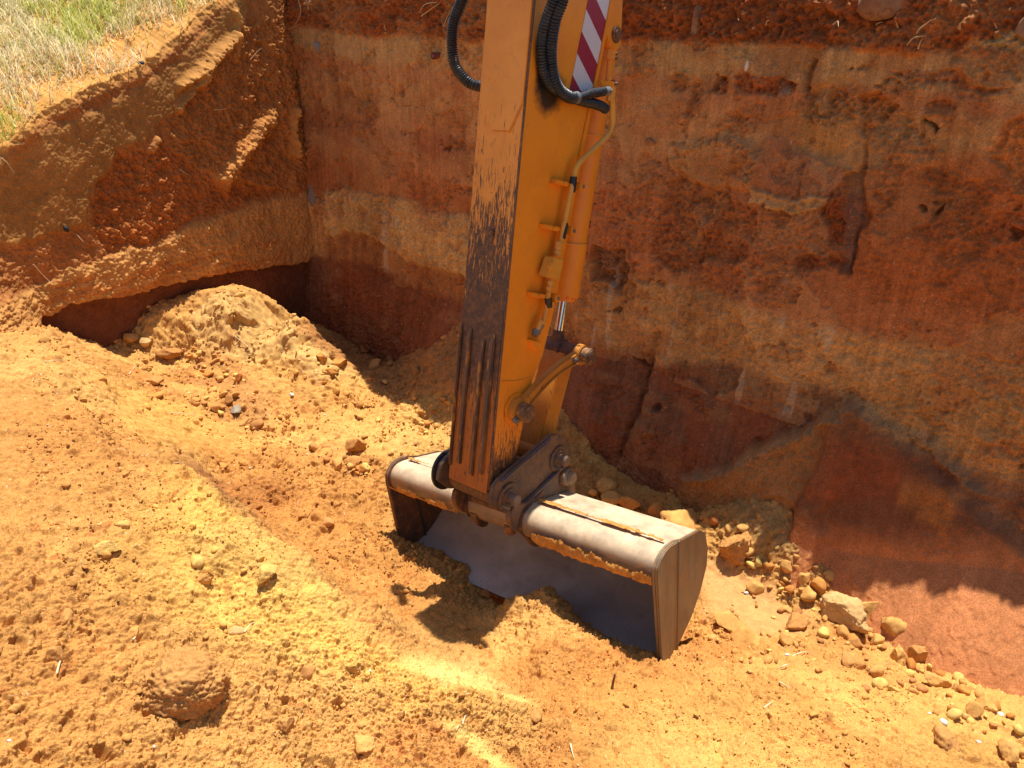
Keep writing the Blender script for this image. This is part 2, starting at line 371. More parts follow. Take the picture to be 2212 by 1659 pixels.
# red zones to the right and patches, traced on the wall
rough_w = np.zeros(S.shape); dep = np.zeros(S.shape)
def patch(pts, c=None, k=.85, depth=0., rgh=0., soft=.015):
    global wcol, rough_w, dep
    m_ = wm(pts, soft)
    if c: wcol = blend(wcol, m_*k, CW(*c))
    dep += m_*depth; rough_w = np.maximum(rough_w, m_*rgh); return m_
patch([z7(1260,930),z7(1500,900),z7(1900,860),z7(2212,760),z7(2400,1700),z7(1700,1620),z7(1300,1480),z7(1150,1400),z7(1130,1100)], (134,62,28), .8, 0, .1, .10)
patch([z7(1560,920),z7(1900,960),z7(1950,1330),z7(1860,1400),z7(1740,1200),z7(1600,1100)], (112,56,28), .6, -.02, .5, .04)
patch([z7(350,740),z7(720,740),z7(750,860),z7(730,960),z7(560,985),z7(360,900)], (148,88,48), .9, .03, .15)
patch([z7(400,720),z7(560,720),z7(760,780),z7(735,950),z7(680,920),z7(700,800),z7(480,760)], (138,88,54), .7, .01, .8)
patch([z7(330,930),z7(560,990),z7(740,1060),z7(780,1200),z7(720,1300),z7(400,1400),z7(270,1280),z7(300,1100)], (122,60,30), .7, -.03, .7)
patch([z7(470,1080),z7(580,1090),z7(560,1220),z7(500,1210)], (150,90,54), .7, .02, .3)
patch([z7(720,960),z7(900,1000),z7(1165,1060),z7(1110,1110),z7(900,1090),z7(700,1020)], (158,108,66), .9, .025, .2, .008)
patch([z7(760,740),z7(930,760),z7(1180,930),z7(1165,1050),z7(900,1000),z7(740,930)], (128,70,46), .8, .01, .05, .02)
patch([z7(940,660),z7(1080,630),z7(1220,660),z7(1255,760),z7(1150,860),z7(930,780)], (156,86,36), .8, -.015, .1)
patch([z7(960,480),z7(1180,470),z7(1230,620),z7(1200,660),z7(960,660),z7(930,560)], (132,78,44), .7, -.03, .9)
patch([z7(1230,520),z7(1330,480),z7(1450,560),z7(1340,640),z7(1290,760),z7(1220,640)], (140,70,30), .8, -.04, .9)
patch([z7(1340,690),z7(1500,600),z7(1980,650),z7(1960,720),z7(1870,830),z7(1330,760)], (150,92,50), .7, .0, .05, .03)
patch([z7(1180,960),z7(1270,900),z7(1290,1400),z7(1200,1400)], (104,62,44), .8, -.05, .05, .02)
patch([z7(1060,1130),z7(1180,960),z7(1200,1400),z7(1100,1380),z7(1110,1200)], (116,50,24), .8, -.035, .7)
patch([z7(1900,840),z7(1980,700),z7(2080,640),z7(2212,560),z7(2212,1100),z7(2080,1000),z7(1980,900)], (150,78,36), .8, -.03, .6)
patch([z7(2130,560),z7(2300,600),z7(2300,1040),z7(2100,1040)], (134,92,64), .8, .05, .1)
patch([z7(600,400),z7(760,390),z7(920,470),z7(880,520),z7(700,500),z7(620,470)], (124,60,32), .8, -.04, .9)
patch([z7(490,410),z7(570,410),z7(570,500),z7(500,490)], (124,60,32), .7, -.03, .9)
patch([z7(280,400),z7(370,390),z7(380,470),z7(310,490)], (120,58,30), .7, -.03, .9)
patch([z7(1400,370),z7(1720,370),z7(1760,440),z7(2000,480),z7(1900,500),z7(1500,430)], (126,66,40), .7, -.03, .8)
patch([z7(390,400),z7(480,540),z7(410,700),z7(380,680),z7(400,540)], (130,66,34), .6, -.02, .8)
patch([z7(0,1260),z7(160,1270),z7(190,1400),z7(140,1480),z7(0,1400)], (98,60,40), .7, -.08, .8)
patch([z7(0,940),z7(120,960),z7(320,930),z7(290,1150),z7(220,1290),z7(0,1240)], (140,72,38), .7, -.01, .4, .04)
patch([z7(960,1340),z7(1100,1330),z7(1100,1400),z7(960,1400)], (110,46,22), .7, -.04, .9)
patch([z7(1740,220),z7(2000,210),z7(2212,230),z7(2300,290),z7(2050,300),z7(1900,280)], (158,124,82), .8, .0, .2, .03)
# below the tan layer
patch([z8(100,150),z8(700,190),z8(1200,320),z8(1330,380),z8(1000,540),z8(640,700),z8(560,690),z8(380,480),z8(120,560)], (92,52,34), .8, .0, .05, .05)
patch([z8(100,80),z8(300,60),z8(330,300),z8(330,480),z8(220,480),z8(100,350)], (96,52,34), .5, -.02, .2, .04)
patch([(690,408),(760,412),(850,428),(1010,480),(1140,520),(1140,640),(1010,600),(900,560),(800,505),(715,500)], (164,112,66), .85, .02, .45, .03)
patch([(715,505),(800,510),(900,565),(1010,605),(1130,640),(1130,760),(1000,760),(720,760)], (116,56,30), .6, -.01, .15, .03)
# colour streaks, stains, small cavities
wcol *= (1+.14*A1+.10*A2+.10*A3+.12*A4+.20*streak+.15*streak2+.14*fbm(S*80, Zw*80, 2, 405))[..., None]
pw1, pw2, pwr = worley(S*1.7+.5*A2+.12*A3, Zw*2.3+.5*fbm(S*3, Zw*3, 4, 213)+.12*fbm(S*12, Zw*12, 3, 214), 217)
plate = sm(pw2-pw1, .03, .06); wcol *= (1+.20*(pwr-.5)*plate*(Zw > .9))[..., None]; dep += .022*(pwr-.5)*plate*(Zw > .9)
wcol = blend(wcol, ((pwr*5.3) % 1 < .25)*plate*.28*(Zw > .9), CW(154,100,58))
rough_w = np.maximum(rough_w, .45*(1-sm(pw2-pw1, .02, .12))*sm(fbm(S*2.5, Zw*2.5, 3, 219), -.15, .15))
grey = sm(fbm(S*2.2, Zw*5, 4, 301), .18, .5); wcol = blend(wcol, grey*.22, CW(150,98,58))
redv = sm(fbm(S*2.6+4, Zw*3.4, 4, 311), .12, .42); wcol = blend(wcol, redv*.28*(Zw > .2), CW(128,52,22))
nz = fbm(S*2.1, Zw*2.6, 5, 321)
auto = .7*sm(nz, .20, .27)*(.55*sm(Zw, 1.0, 1.4)+.35)
auto = np.maximum(auto, sm(fbm(S*5, Zw*6, 4, 323), .30, .38)*.8)
rough_w = np.maximum(rough_w, auto*.75); dep -= auto*.015
rough_w = np.maximum(rough_w, top*.9); rough_w = np.maximum(rough_w, tanl*.35)
wcol = blend(wcol, auto*.35, CW(122,60,30))
hf1, hf2, hr = worley(S*2.4+.3*A3, Zw*2.4+.3*A2, 331); cav = (hr < .10)*sm(hf1, .11, .05)
dep -= cav*.05; wcol *= (1-.25*cav)[..., None]
wcol = blend(wcol, sm(fbm(S*9, Zw*1.1, 3, 341), .44, .56)*(Zw < 2.9)*.22*tanl, CW(186,150,120))
wcol = blend(wcol, sm(vn(S*95, Zw*70, 353), .965, .985)*.35, CW(190,150,110))
# big form: batter, foot, triangular facets
off = .12*sm(1.2-Zw, 0, 1.2)-(.10+.48*sm(S, 2.2, 5.6))*np.clip((Zw-.5)/3.1, 0, 1)+.07*(2.6-np.minimum(Zw, 2.6))/2.6
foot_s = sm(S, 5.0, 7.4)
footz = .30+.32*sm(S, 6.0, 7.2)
off += foot_s*np.clip(footz-Zw+.02*A2, 0, 1.1)*1.15
ap = onwall(*z8(1340,400)); fl = onwall(*z8(560,700)); br = onwall(*z8(2212,1000)); mid_b = onwall(*z8(1080,1000)); lb = onwall(*z8(560,950))
fac1 = [ap, fl, lb, (mid_b[0], -.3), (ap[0]+.0, -.3)]
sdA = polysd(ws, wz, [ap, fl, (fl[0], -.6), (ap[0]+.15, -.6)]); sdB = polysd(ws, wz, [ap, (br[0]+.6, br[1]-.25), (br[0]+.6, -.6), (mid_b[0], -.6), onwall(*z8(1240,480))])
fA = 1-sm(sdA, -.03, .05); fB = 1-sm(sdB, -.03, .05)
rise = np.clip(ap[1]-Zw, 0, 1.3)
off += fA*(.04+.09*rise*sm(S, fl[0]-.2, ap[0]))
off += fB*(.07+.06*rise)
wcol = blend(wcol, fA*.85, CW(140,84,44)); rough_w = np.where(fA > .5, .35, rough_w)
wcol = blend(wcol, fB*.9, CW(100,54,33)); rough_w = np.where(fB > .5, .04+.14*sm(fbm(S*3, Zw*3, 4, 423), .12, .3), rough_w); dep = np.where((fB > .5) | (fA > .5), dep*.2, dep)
redB = (1-sm(polysd(ws, wz, wpoly([z8(1250,560),z8(1420,560),z8(1600,650),z8(1640,800),z8(1400,780),z8(1200,760)])), -.04, .06)); wcol = blend(wcol, redB*fB*.45, CW(128,54,24))
orB = (1-sm(polysd(ws, wz, wpoly([z8(1660,720),z8(1940,820),z8(1900,960),z8(1640,800)])), -.03, .05)); wcol = blend(wcol, orB*.4, CW(160,88,36))
wcol = blend(wcol, fB*sm(footz+.12-Zw, -.12, .12)*.9, lin((198, 128, 80))*.92)  # sunlit strip along the facet's foot, painted into the colour as a lighter tone
tooth = fbm((S+.25*Zw)*9, Zw*.5, 3, 427)
wcol *= (1+(.12*streak+.12*tooth+.12*fbm(S*7, Zw*7, 4, 429))*(fB > .5))[..., None]; off += fB*.012*tooth
ledge = np.exp(-(linesd(ws, wz, [fl, onwall(*z8(950,580)), ap, onwall(*z8(1700,580)), onwall(*z8(2000,800))])/.035)**2)
off += ledge*.035; wcol = blend(wcol, ledge*.5, CW(120,84,56)); rough_w = np.maximum(rough_w, ledge*.9)
# vertical tooth groove, cracks
for ln, dp_, wd_ in (([z8(330,40),z8(300,330),z8(235,600)], -.05, .03), ([z7(1280,780),z7(1270,1400)], -.03, .02), ([z7(1580,640),z7(1575,770)], -.02, .012), ([z7(990,330),z7(960,480)], -.05, .02)):
    L_ = linesd(ws, wz, wpoly(ln)); e_ = np.exp(-(L_/wd_)**2); off += dp_*e_; wcol *= (1-.25*e_)[..., None]
cw1, cw2, _ = worley(ws*3.2+.5*A2, wz*3.2+.5*A1, 361); crack = sm(cw2-cw1, .03, .0)*sm(fbm(S*1.5, Zw*1.5, 3, 371), .05, .3)
# left part near the corner: rubble leaning on the wall
off += .55*np.exp(-((S-2.7)/.75)**2)*np.clip(1.0-Zw, 0, 1)*.75
rz = np.exp(-((S-1.2)/1.2)**2)*sm(1.05-Zw, 0, .3); rough_w = np.maximum(rough_w, rz*.5)
rgn = (.045*A3+.030*A4+.06*(np.abs(fbm(S*6, Zw*6, 4, 381))-.2)+.03*np.abs(fbm(S*24, Zw*24, 3, 383)))
ck1, ck2, ckr = worley(S*14+A3, Zw*14+A3, 391)
rgn += .02*np.clip(1-ck1/.6, 0, 1)*(ckr-.3)
disp = off+dep+rough_w*rgn+.022*A1+.008*A2*(1-fB)+.0040*streak2+.006*streak*(1-rough_w)+.0030*A4+.0045*np.abs(fbm(S*28, Zw*28, 3, 411))+.0028*fbm(S*85, Zw*85, 2, 415)*(1-.5*fB)+(1-fB)*.012*np.clip(np.abs(fbm(S*5, Zw*9, 4, 417))-.25, -.25, 0)-.005*crack*(1-fB)
wcol *= (1+rough_w*(.16*fbm(S*16, Zw*16, 3, 401)+.12*A4))[..., None]
# top edge rolls over to the ground outside
edge = sm(Zw, TOPZ-.10, TOPZ); disp -= edge*.06*(1+A2)
Zt = Zw+back*.02+(back > 0)*(.03*A2)
P = W0[None, None]+S[..., None]*WE+((disp-back))[..., None]*WN
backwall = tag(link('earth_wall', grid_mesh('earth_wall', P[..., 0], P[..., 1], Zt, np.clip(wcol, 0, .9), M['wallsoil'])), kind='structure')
def wall_point(px, py):
    s_, z_ = onwall(px, py); i = min(max(int(np.searchsorted(s1, s_)), 0), len(s1)-1); j = min(max(int(np.searchsorted(zz, z_)), 0), 719)
    return np.array([P[i, j, 0], P[i, j, 1], z_])
# ------------------------------------------------------------------ left wall with the grass bank above it
LE = np.array([-.49, -.872]); LE /= np.linalg.norm(LE); LN = np.array([-LE[1], LE[0]]); LW = (W0, LE, LN)
def zt(s): return 3.50-.41*np.clip(s-.4, -.6, 9)+.05*np.sin(s*3.1)
s2 = np.linspace(-.7, 6.2, 1000); tt = np.r_[np.linspace(0, 1, 560), 1+np.linspace(.004, 1, 200)]
S, T = np.meshgrid(s2, tt, indexing='ij'); top_z = zt(S); Zw = -.3+np.minimum(T, 1)*(top_z+.3); back = np.maximum(T-1, 0)*6.5
A1 = fbm(S*.8, Zw*.8, 4, 501); A2 = fbm(S*3, Zw*3, 4, 511); A3 = fbm(S*12, Zw*12, 4, 521); A4 = fbm(S*45, Zw*45, 3, 531)
ws = S+.05*fbm(S*4, Zw*4, 3, 561)+.02*A3; wz = Zw+.05*fbm(S*4, Zw*4, 3, 571)+.02*fbm(S*15, Zw*15, 3, 581)
def lm(pts, soft=.05): return 1-sm(polysd(ws, wz, wpoly(pts, LW)), -soft, soft)
wcol = np.ones(S.shape+(3,))*CW(138,76,38); rough_w = np.full(S.shape, .25); off = np.zeros(S.shape)
diag = fbm((S*.55+Zw*.83)*20, (S*.83-Zw*.55)*1.4, 3, 591)
up = lm([z5(-200,900),z5(0,800),z5(450,600),z5(900,330),z5(1200,60),z5(1330,-200),z5(1280,300),z5(1050,400),z5(830,660),z5(640,760),z5(500,1000),z5(470,1130),z5(0,1250),z5(-200,1250)], .04)
wcol = blend(wcol, up*.8, CW(134,82,40)); rough_w = rough_w*(1-up)+.06*up; off += up*.02
drk = lm([z5(660,780),z5(860,700),z5(1100,900),z5(1450,950),z5(1000,1100),z5(600,1290),z5(490,1180),z5(520,980)], .03)
wcol = blend(wcol, drk*.7, CW(136,66,28)); rough_w = np.maximum(rough_w, drk*.6); off -= drk*.02
mid = lm([z5(880,620),z5(1060,400),z5(1280,120),z5(1520,100),z5(1620,930),z5(1400,960),z5(1100,880),z5(900,760)], .04)
wcol = blend(wcol, mid*.6, CW(136,74,34)); rough_w = np.maximum(rough_w, mid*.6)
tan_ = lm([z5(-100,1560),z5(400,1330),z5(800,1220),z5(1000,1120),z5(1450,975),z5(1700,940),z5(1700,1200),z5(1450,1330),z5(1000,1400),z5(205,1600),z5(-100,1680)], .03)
wcol = blend(wcol, tan_*.85, CW(160,100,52)); rough_w = np.maximum(rough_w, tan_*.3); off += tan_*.015
ors = lm([z5(200,1450),z5(700,1330),z5(1400,1200),z5(1450,1330),z5(1000,1400),z5(205,1600)], .03); wcol = blend(wcol, ors*.6*sm(fbm(S*3, Zw*24, 3, 601), -.2, .2), CW(150,76,32))
und = sm(polysd(ws, wz, wpoly([z5(-300,1720),z5(88,1650),z5(205,1602),z5(400,1532),z5(800,1442),z5(1000,1402),z5(1160,1372),z5(1450,1330),z5(1700,1240),z5(1900,1200),z5(1900,-900),z5(-300,-900)], LW)), 0, .012)
wcol = blend(wcol, und, CW(96,50,32)); off -= und*.09; rough_w = np.where(und > .5, .12, rough_w)
off -= .07*(np.clip(Zw-1.2, 0, 3))+.02
near_corner = np.exp(-((S-.0)/.25)**2); off += near_corner*.06
left_end = sm(S, 2.9, 3.5); rough_w = np.maximum(rough_w, left_end*.6); off += left_end*sm(1.9-Zw, 0, 1.0)*.35
# ledges that catch the low light; the light is also painted in as lighter colour
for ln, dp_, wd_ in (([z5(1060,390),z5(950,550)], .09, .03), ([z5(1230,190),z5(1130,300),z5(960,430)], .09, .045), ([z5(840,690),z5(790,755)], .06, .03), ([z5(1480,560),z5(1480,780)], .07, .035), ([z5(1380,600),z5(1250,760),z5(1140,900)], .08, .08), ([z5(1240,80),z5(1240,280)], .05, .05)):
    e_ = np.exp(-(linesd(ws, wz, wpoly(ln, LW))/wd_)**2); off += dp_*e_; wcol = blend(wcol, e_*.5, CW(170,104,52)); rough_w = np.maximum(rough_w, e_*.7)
rgn = (.040*A3+.026*A4+.05*(np.abs(fbm(S*6, Zw*6, 4, 611))-.2)+.03*np.abs(fbm(S*24, Zw*24, 3, 613)))
ck1, ck2, ckr = worley(S*14+A3, Zw*14+A3, 621); rgn += .02*np.clip(1-ck1/.6, 0, 1)*(ckr-.3)
disp = off+rough_w*rgn+.05*A1+.018*A2+.004*diag*(1-rough_w)+.004*A4+.005*np.abs(fbm(S*28, Zw*28, 3, 614))
wcol *= (1+.16*A1+.15*A2+.12*A3+.10*diag*(up+.2)+rough_w*.14*A4)[..., None]
edge = np.exp(-((Zw-top_z)/.10)**2); disp += edge*(.03+.07*fbm(S*7, Zw*2, 3, 631)); disp -= sm(Zw-top_z, -.09, 0)*.04
bp = sm(T, .97, 1.0)
slope = .36-.0*S
cl1, cl2, clr = worley(S*6+A2, back*6+A2, 641)
bk = sm(back, .0, .15)
Zt = Zw+back*slope*(1+.0*A1)+bk*(.06*fbm(S*1.4, back*1.4, 4, 651)+.02*fbm(S*9, back*9, 3, 661)+.012*fbm(S*35, back*35, 3, 671))+(T >= 1)*.02*(clr-.3)*np.clip(1-cl1/.5, 0, 1)
bank_c = blend(np.ones(S.shape+(3,))*C(226,158,88), sm(back, .35, 1.1)*sm(fbm(S*2, back*2, 4, 681), -.5, .3), C(170,140,80))
bank_c *= (1+.15*fbm(S*8, back*8, 4, 691)+.12*fbm(S*40, back*40, 3, 701))[..., None]
wcol = blend(wcol, bp*1.0, 0*wcol); wcol = np.where((bp > .001)[..., None], wcol*(1-0*bp[..., None])+bank_c*bp[..., None], wcol)
PL = W0[None, None]+S[..., None]*LE+((disp-back))[..., None]*LN
leftwall = tag(link('earth_bank', grid_mesh('earth_bank', PL[..., 0], PL[..., 1], Zt, np.clip(wcol, 0, .9), M['wallsoil'])), kind='structure')
ZL = Zt
def lwall_point(px, py):
    s_, z_ = onwall(px, py, LW); i = min(max(int(np.searchsorted(s2, s_)), 0), len(s2)-1)
    f_ = (z_+.3)/(zt(s_)+.3); j = min(max(int(f_*559), 0), 559)
    return np.array([PL[i, j, 0], PL[i, j, 1], ZL[i, j]])
# far ground outside the pit, one ring reaching the horizon
bm = bmesh.new(); inn = [(-8, -6), (-8, 12), (7.5, 12), (7.5, -6)]
vi = [bm.verts.new((x, y, 2.0 if x < 0 and y < 0 else 3.45)) for x, y in [(-10.5, -7), (-10.5, 14), (9, 14), (9, -7)]]
vo = [bm.verts.new((x, y, 3.3)) for x, y in [(-700, -700), (-700, 700), (700, 700), (700, -700)]]
for i in range(4): bm.faces.new((vi[i], vi[(i+1) % 4], vo[(i+1) % 4], vo[i]))
me = bpy.data.meshes.new('ground'); bm.to_mesh(me); bm.free()
mg, t_, b_ = newmat('dry_ground', .95, .05); b_.inputs['Base Color'].default_value = (.30, .20, .09, 1); me.materials.append(mg)
tag(link('ground', me), kind='structure')
# ================================================================== excavator arm
class PB:
    """collects shapes in one bmesh, then links them as one mesh object"""
    def __init__(s): s.bm = bmesh.new()
    def _merge(s, b, bevel=0, seg=2, ang=None):
        bmesh.ops.recalc_face_normals(b, faces=b.faces)
        if bevel:
            es = [e for e in b.edges if len(e.link_faces) == 2 and e.calc_face_angle(0) > .5]
            try: bmesh.ops.bevel(b, geom=es, offset=bevel, segments=seg, affect='EDGES', clamp_overlap=True)
            except Exception: pass
        me = bpy.data.meshes.new('tmp'); b.to_mesh(me); b.free(); s.bm.from_mesh(me); bpy.data.meshes.remove(me); return s
    def ext(s, pts, a0, a1, bevel=.004, holes=None):
        b = bmesh.new(); vs = [b.verts.new((a0, y, z)) for y, z in pts]; f = b.faces.new(vs)
        r = bmesh.ops.extrude_face_region(b, geom=[f])
        for v in r['geom']:
            if isinstance(v, bmesh.types.BMVert): v.co.x = a1
        return s._merge(b, bevel)
    def box(s, lo, hi, bevel=.003):
        return s.ext([(lo[1], lo[2]), (hi[1], lo[2]), (hi[1], hi[2]), (lo[1], hi[2])], lo[0], hi[0], bevel)
    def hexa(s, P8, bevel=.003):
        b = bmesh.new(); v = [b.verts.new(p) for p in P8]
        for q in ((0,1,2,3),(4,7,6,5),(0,4,5,1),(1,5,6,2),(2,6,7,3),(3,7,4,0)): b.faces.new([v[i] for i in q])
        return s._merge(b, bevel)
    def cyl(s, p0, p1, r, seg=32, bevel=.004, r2=None):
        p0 = Vector(p0); p1 = Vector(p1); ax = p1-p0; L_ = ax.length
        b = bmesh.new(); bmesh.ops.create_cone(b, cap_ends=True, segments=seg, radius1=r, radius2=r if r2 is None else r2, depth=L_)
        R_ = ax.to_track_quat('Z', 'Y').to_matrix().to_4x4(); bmesh.ops.transform(b, matrix=Matrix.Translation((p0+p1)/2) @ R_, verts=b.verts)
        return s._merge(b, bevel if seg > 12 else bevel*.6)
    def tube(s, path, rad, seg=12, rib=0., pitch=.012, step=None, cap=True, ribpow=1):
        P_ = resample(path, step or (pitch/5 if rib else .015)); n = len(P_)
        T_ = [(P_[min(i+1, n-1)]-P_[max(i-1, 0)]).normalized() for i in range(n)]
        up = Vector((.3, .2, 1)) if abs(T_[0].z) < .9 else Vector((1, .1, 0)); nrm = (up-T_[0]*up.dot(T_[0])).normalized()
        L_ = 0; rings = []; b = s.bm
        for i in range(n):
            if i: L_ += (P_[i]-P_[i-1]).length
            nrm = (nrm-T_[i]*nrm.dot(T_[i])).normalized(); bi = T_[i].cross(nrm)
            rr_ = rad(L_) if callable(rad) else rad
            if rib: rr_ += rib*(abs(math.sin(math.pi*L_/pitch))**.7*2-1)
            rings.append([b.verts.new(P_[i]+(nrm*math.cos(2*math.pi*k/seg)+bi*math.sin(2*math.pi*k/seg))*rr_) for k in range(seg)])
        for i in range(n-1):
            for k in range(seg):
                b.faces.new((rings[i][k], rings[i][(k+1) % seg], rings[i+1][(k+1) % seg], rings[i+1][k])).smooth = True
        if cap: b.faces.new(rings[0][::-1]); b.faces.new(rings[-1])
        return s
    def islands(s):
        """groups of faces that lie clearly apart from each other"""
        s.bm.verts.index_update(); s.bm.verts.ensure_lookup_table(); seen = set(); isl = []
        for v in s.bm.verts:
            if v.index in seen: continue
            st_k = [v]; seen.add(v.index); comp = []
            while st_k:
                q_ = st_k.pop(); comp.append(q_)
                for e in q_.link_edges:
                    o_ = e.other_vert(q_)
                    if o_.index not in seen: seen.add(o_.index); st_k.append(o_)
            c_ = np.array([x.co[:] for x in comp]); isl.append([c_.min(0)-.002, c_.max(0)+.002, comp])
        ch = True
        while ch:
            ch = False
            for i in range(len(isl)):
                for j in range(len(isl)-1, i, -1):
                    if (isl[i][0] <= isl[j][1]).all() and (isl[j][0] <= isl[i][1]).all():
                        isl[i] = [np.minimum(isl[i][0], isl[j][0]), np.maximum(isl[i][1], isl[j][1]), isl[i][2]+isl[j][2]]; isl.pop(j); ch = True
        return [x[2] for x in isl]
    def done(s, name, mat, parent=None, smooth=30, **kw):
        bmesh.ops.recalc_face_normals(s.bm, faces=s.bm.faces)
        isl = s.islands()
        if len(isl) > 1:
            first = None
            for comp in isl:
                nb = PB(); ids = {v.index for v in comp}; mp = {v.index: nb.bm.verts.new(v.co) for v in comp}
                for f in s.bm.faces:
                    if f.verts[0].index in ids: nb.bm.faces.new([mp[v.index] for v in f.verts])
                o_ = nb._link(name, mat, parent, smooth, **kw); first = first or o_
            s.bm.free(); return first
        return s._link(name, mat, parent, smooth, **kw)
    def _link(s, name, mat, parent=None, smooth=30, **kw):
        me = bpy.data.meshes.new(name); s.bm.to_mesh(me); s.bm.free()
        for p in me.polygons: p.use_smooth = True
        try: me.set_sharp_from_angle(angle=math.radians(smooth))
        except Exception: pass
        return tag(link(name, me, mat, parent), **kw)
def resample(path, step):
    """Catmull-Rom through the points"""
    P_ = [Vector(p) for p in path]; 
    if len(P_) == 2:
        n = max(2, int((P_[1]-P_[0]).length/step)+1); return [P_[0].lerp(P_[1], i/(n-1)) for i in range(n)]
    P_ = [P_[0]*2-P_[1]]+P_+[P_[-1]*2-P_[-2]]; out = []
    for i in range(1, len(P_)-2):
        a, b, c, d = P_[i-1:i+3]; n = max(2, int((c-b).length/step))
        for k in range(n):
            t = k/n; out.append(.5*((2*b)+(c-a)*t+(2*a-5*b+4*c-d)*t*t+(3*b-a-3*c+d)*t**3))
    out.append(P_[-2]); return out
fA_ = np.array([.76268084, -.64086821, .08721165]); fS = np.array([.06945315, .21521267, .97409433]); fX = np.array([-.23016094, 3.74969267, CAMZ-2.33381833])
fD = np.cross(fS, fA_)
aS = fS+.033*fA_; aS /= np.linalg.norm(aS); aA = fA_-aS*(fA_@aS); aA /= np.linalg.norm(aA); aD = np.cross(aS, aA)
bN = np.array([0, 0, 1.])-fA_*fA_[2]; bN /= np.linalg.norm(bN); bY = -np.cross(fA_, bN)
def local(X_, fr): return np.array([(X_-fX)@fr[0], (X_-fX)@fr[1], (X_-fX)@fr[2]])
ARM = (aA, aD, aS); BUC = (fA_, bY, bN)
def onA(p, a, fr=ARM):
    d = ray(*p); X_ = CAM+d*(((fX+fr[0]*a-CAM)@fr[0])/(d@fr[0])); return local(X_, fr)
def onD(p, y, fr=ARM):
    d = ray(*p); X_ = CAM+d*(((fX+fr[1]*y-CAM)@fr[1])/(d@fr[1])); return local(X_, fr)
def LA(p, a): v = onA(p, a); return (v[1], v[2])
def LB(p, a): v = onA(p, a, BUC); return (v[1], v[2])
def frame_empty(name, fr, origin, **kw):
    e = bpy.data.objects.new(name, None); COL.objects.link(e); e.empty_display_size = .2
    m_ = Matrix.Identity(4)
    for i in range(3):
        for j in range(3): m_[j][i] = fr[i][j]
        m_[i][3] = origin[i]
    e.matrix_world = m_; return tag(e, **kw)
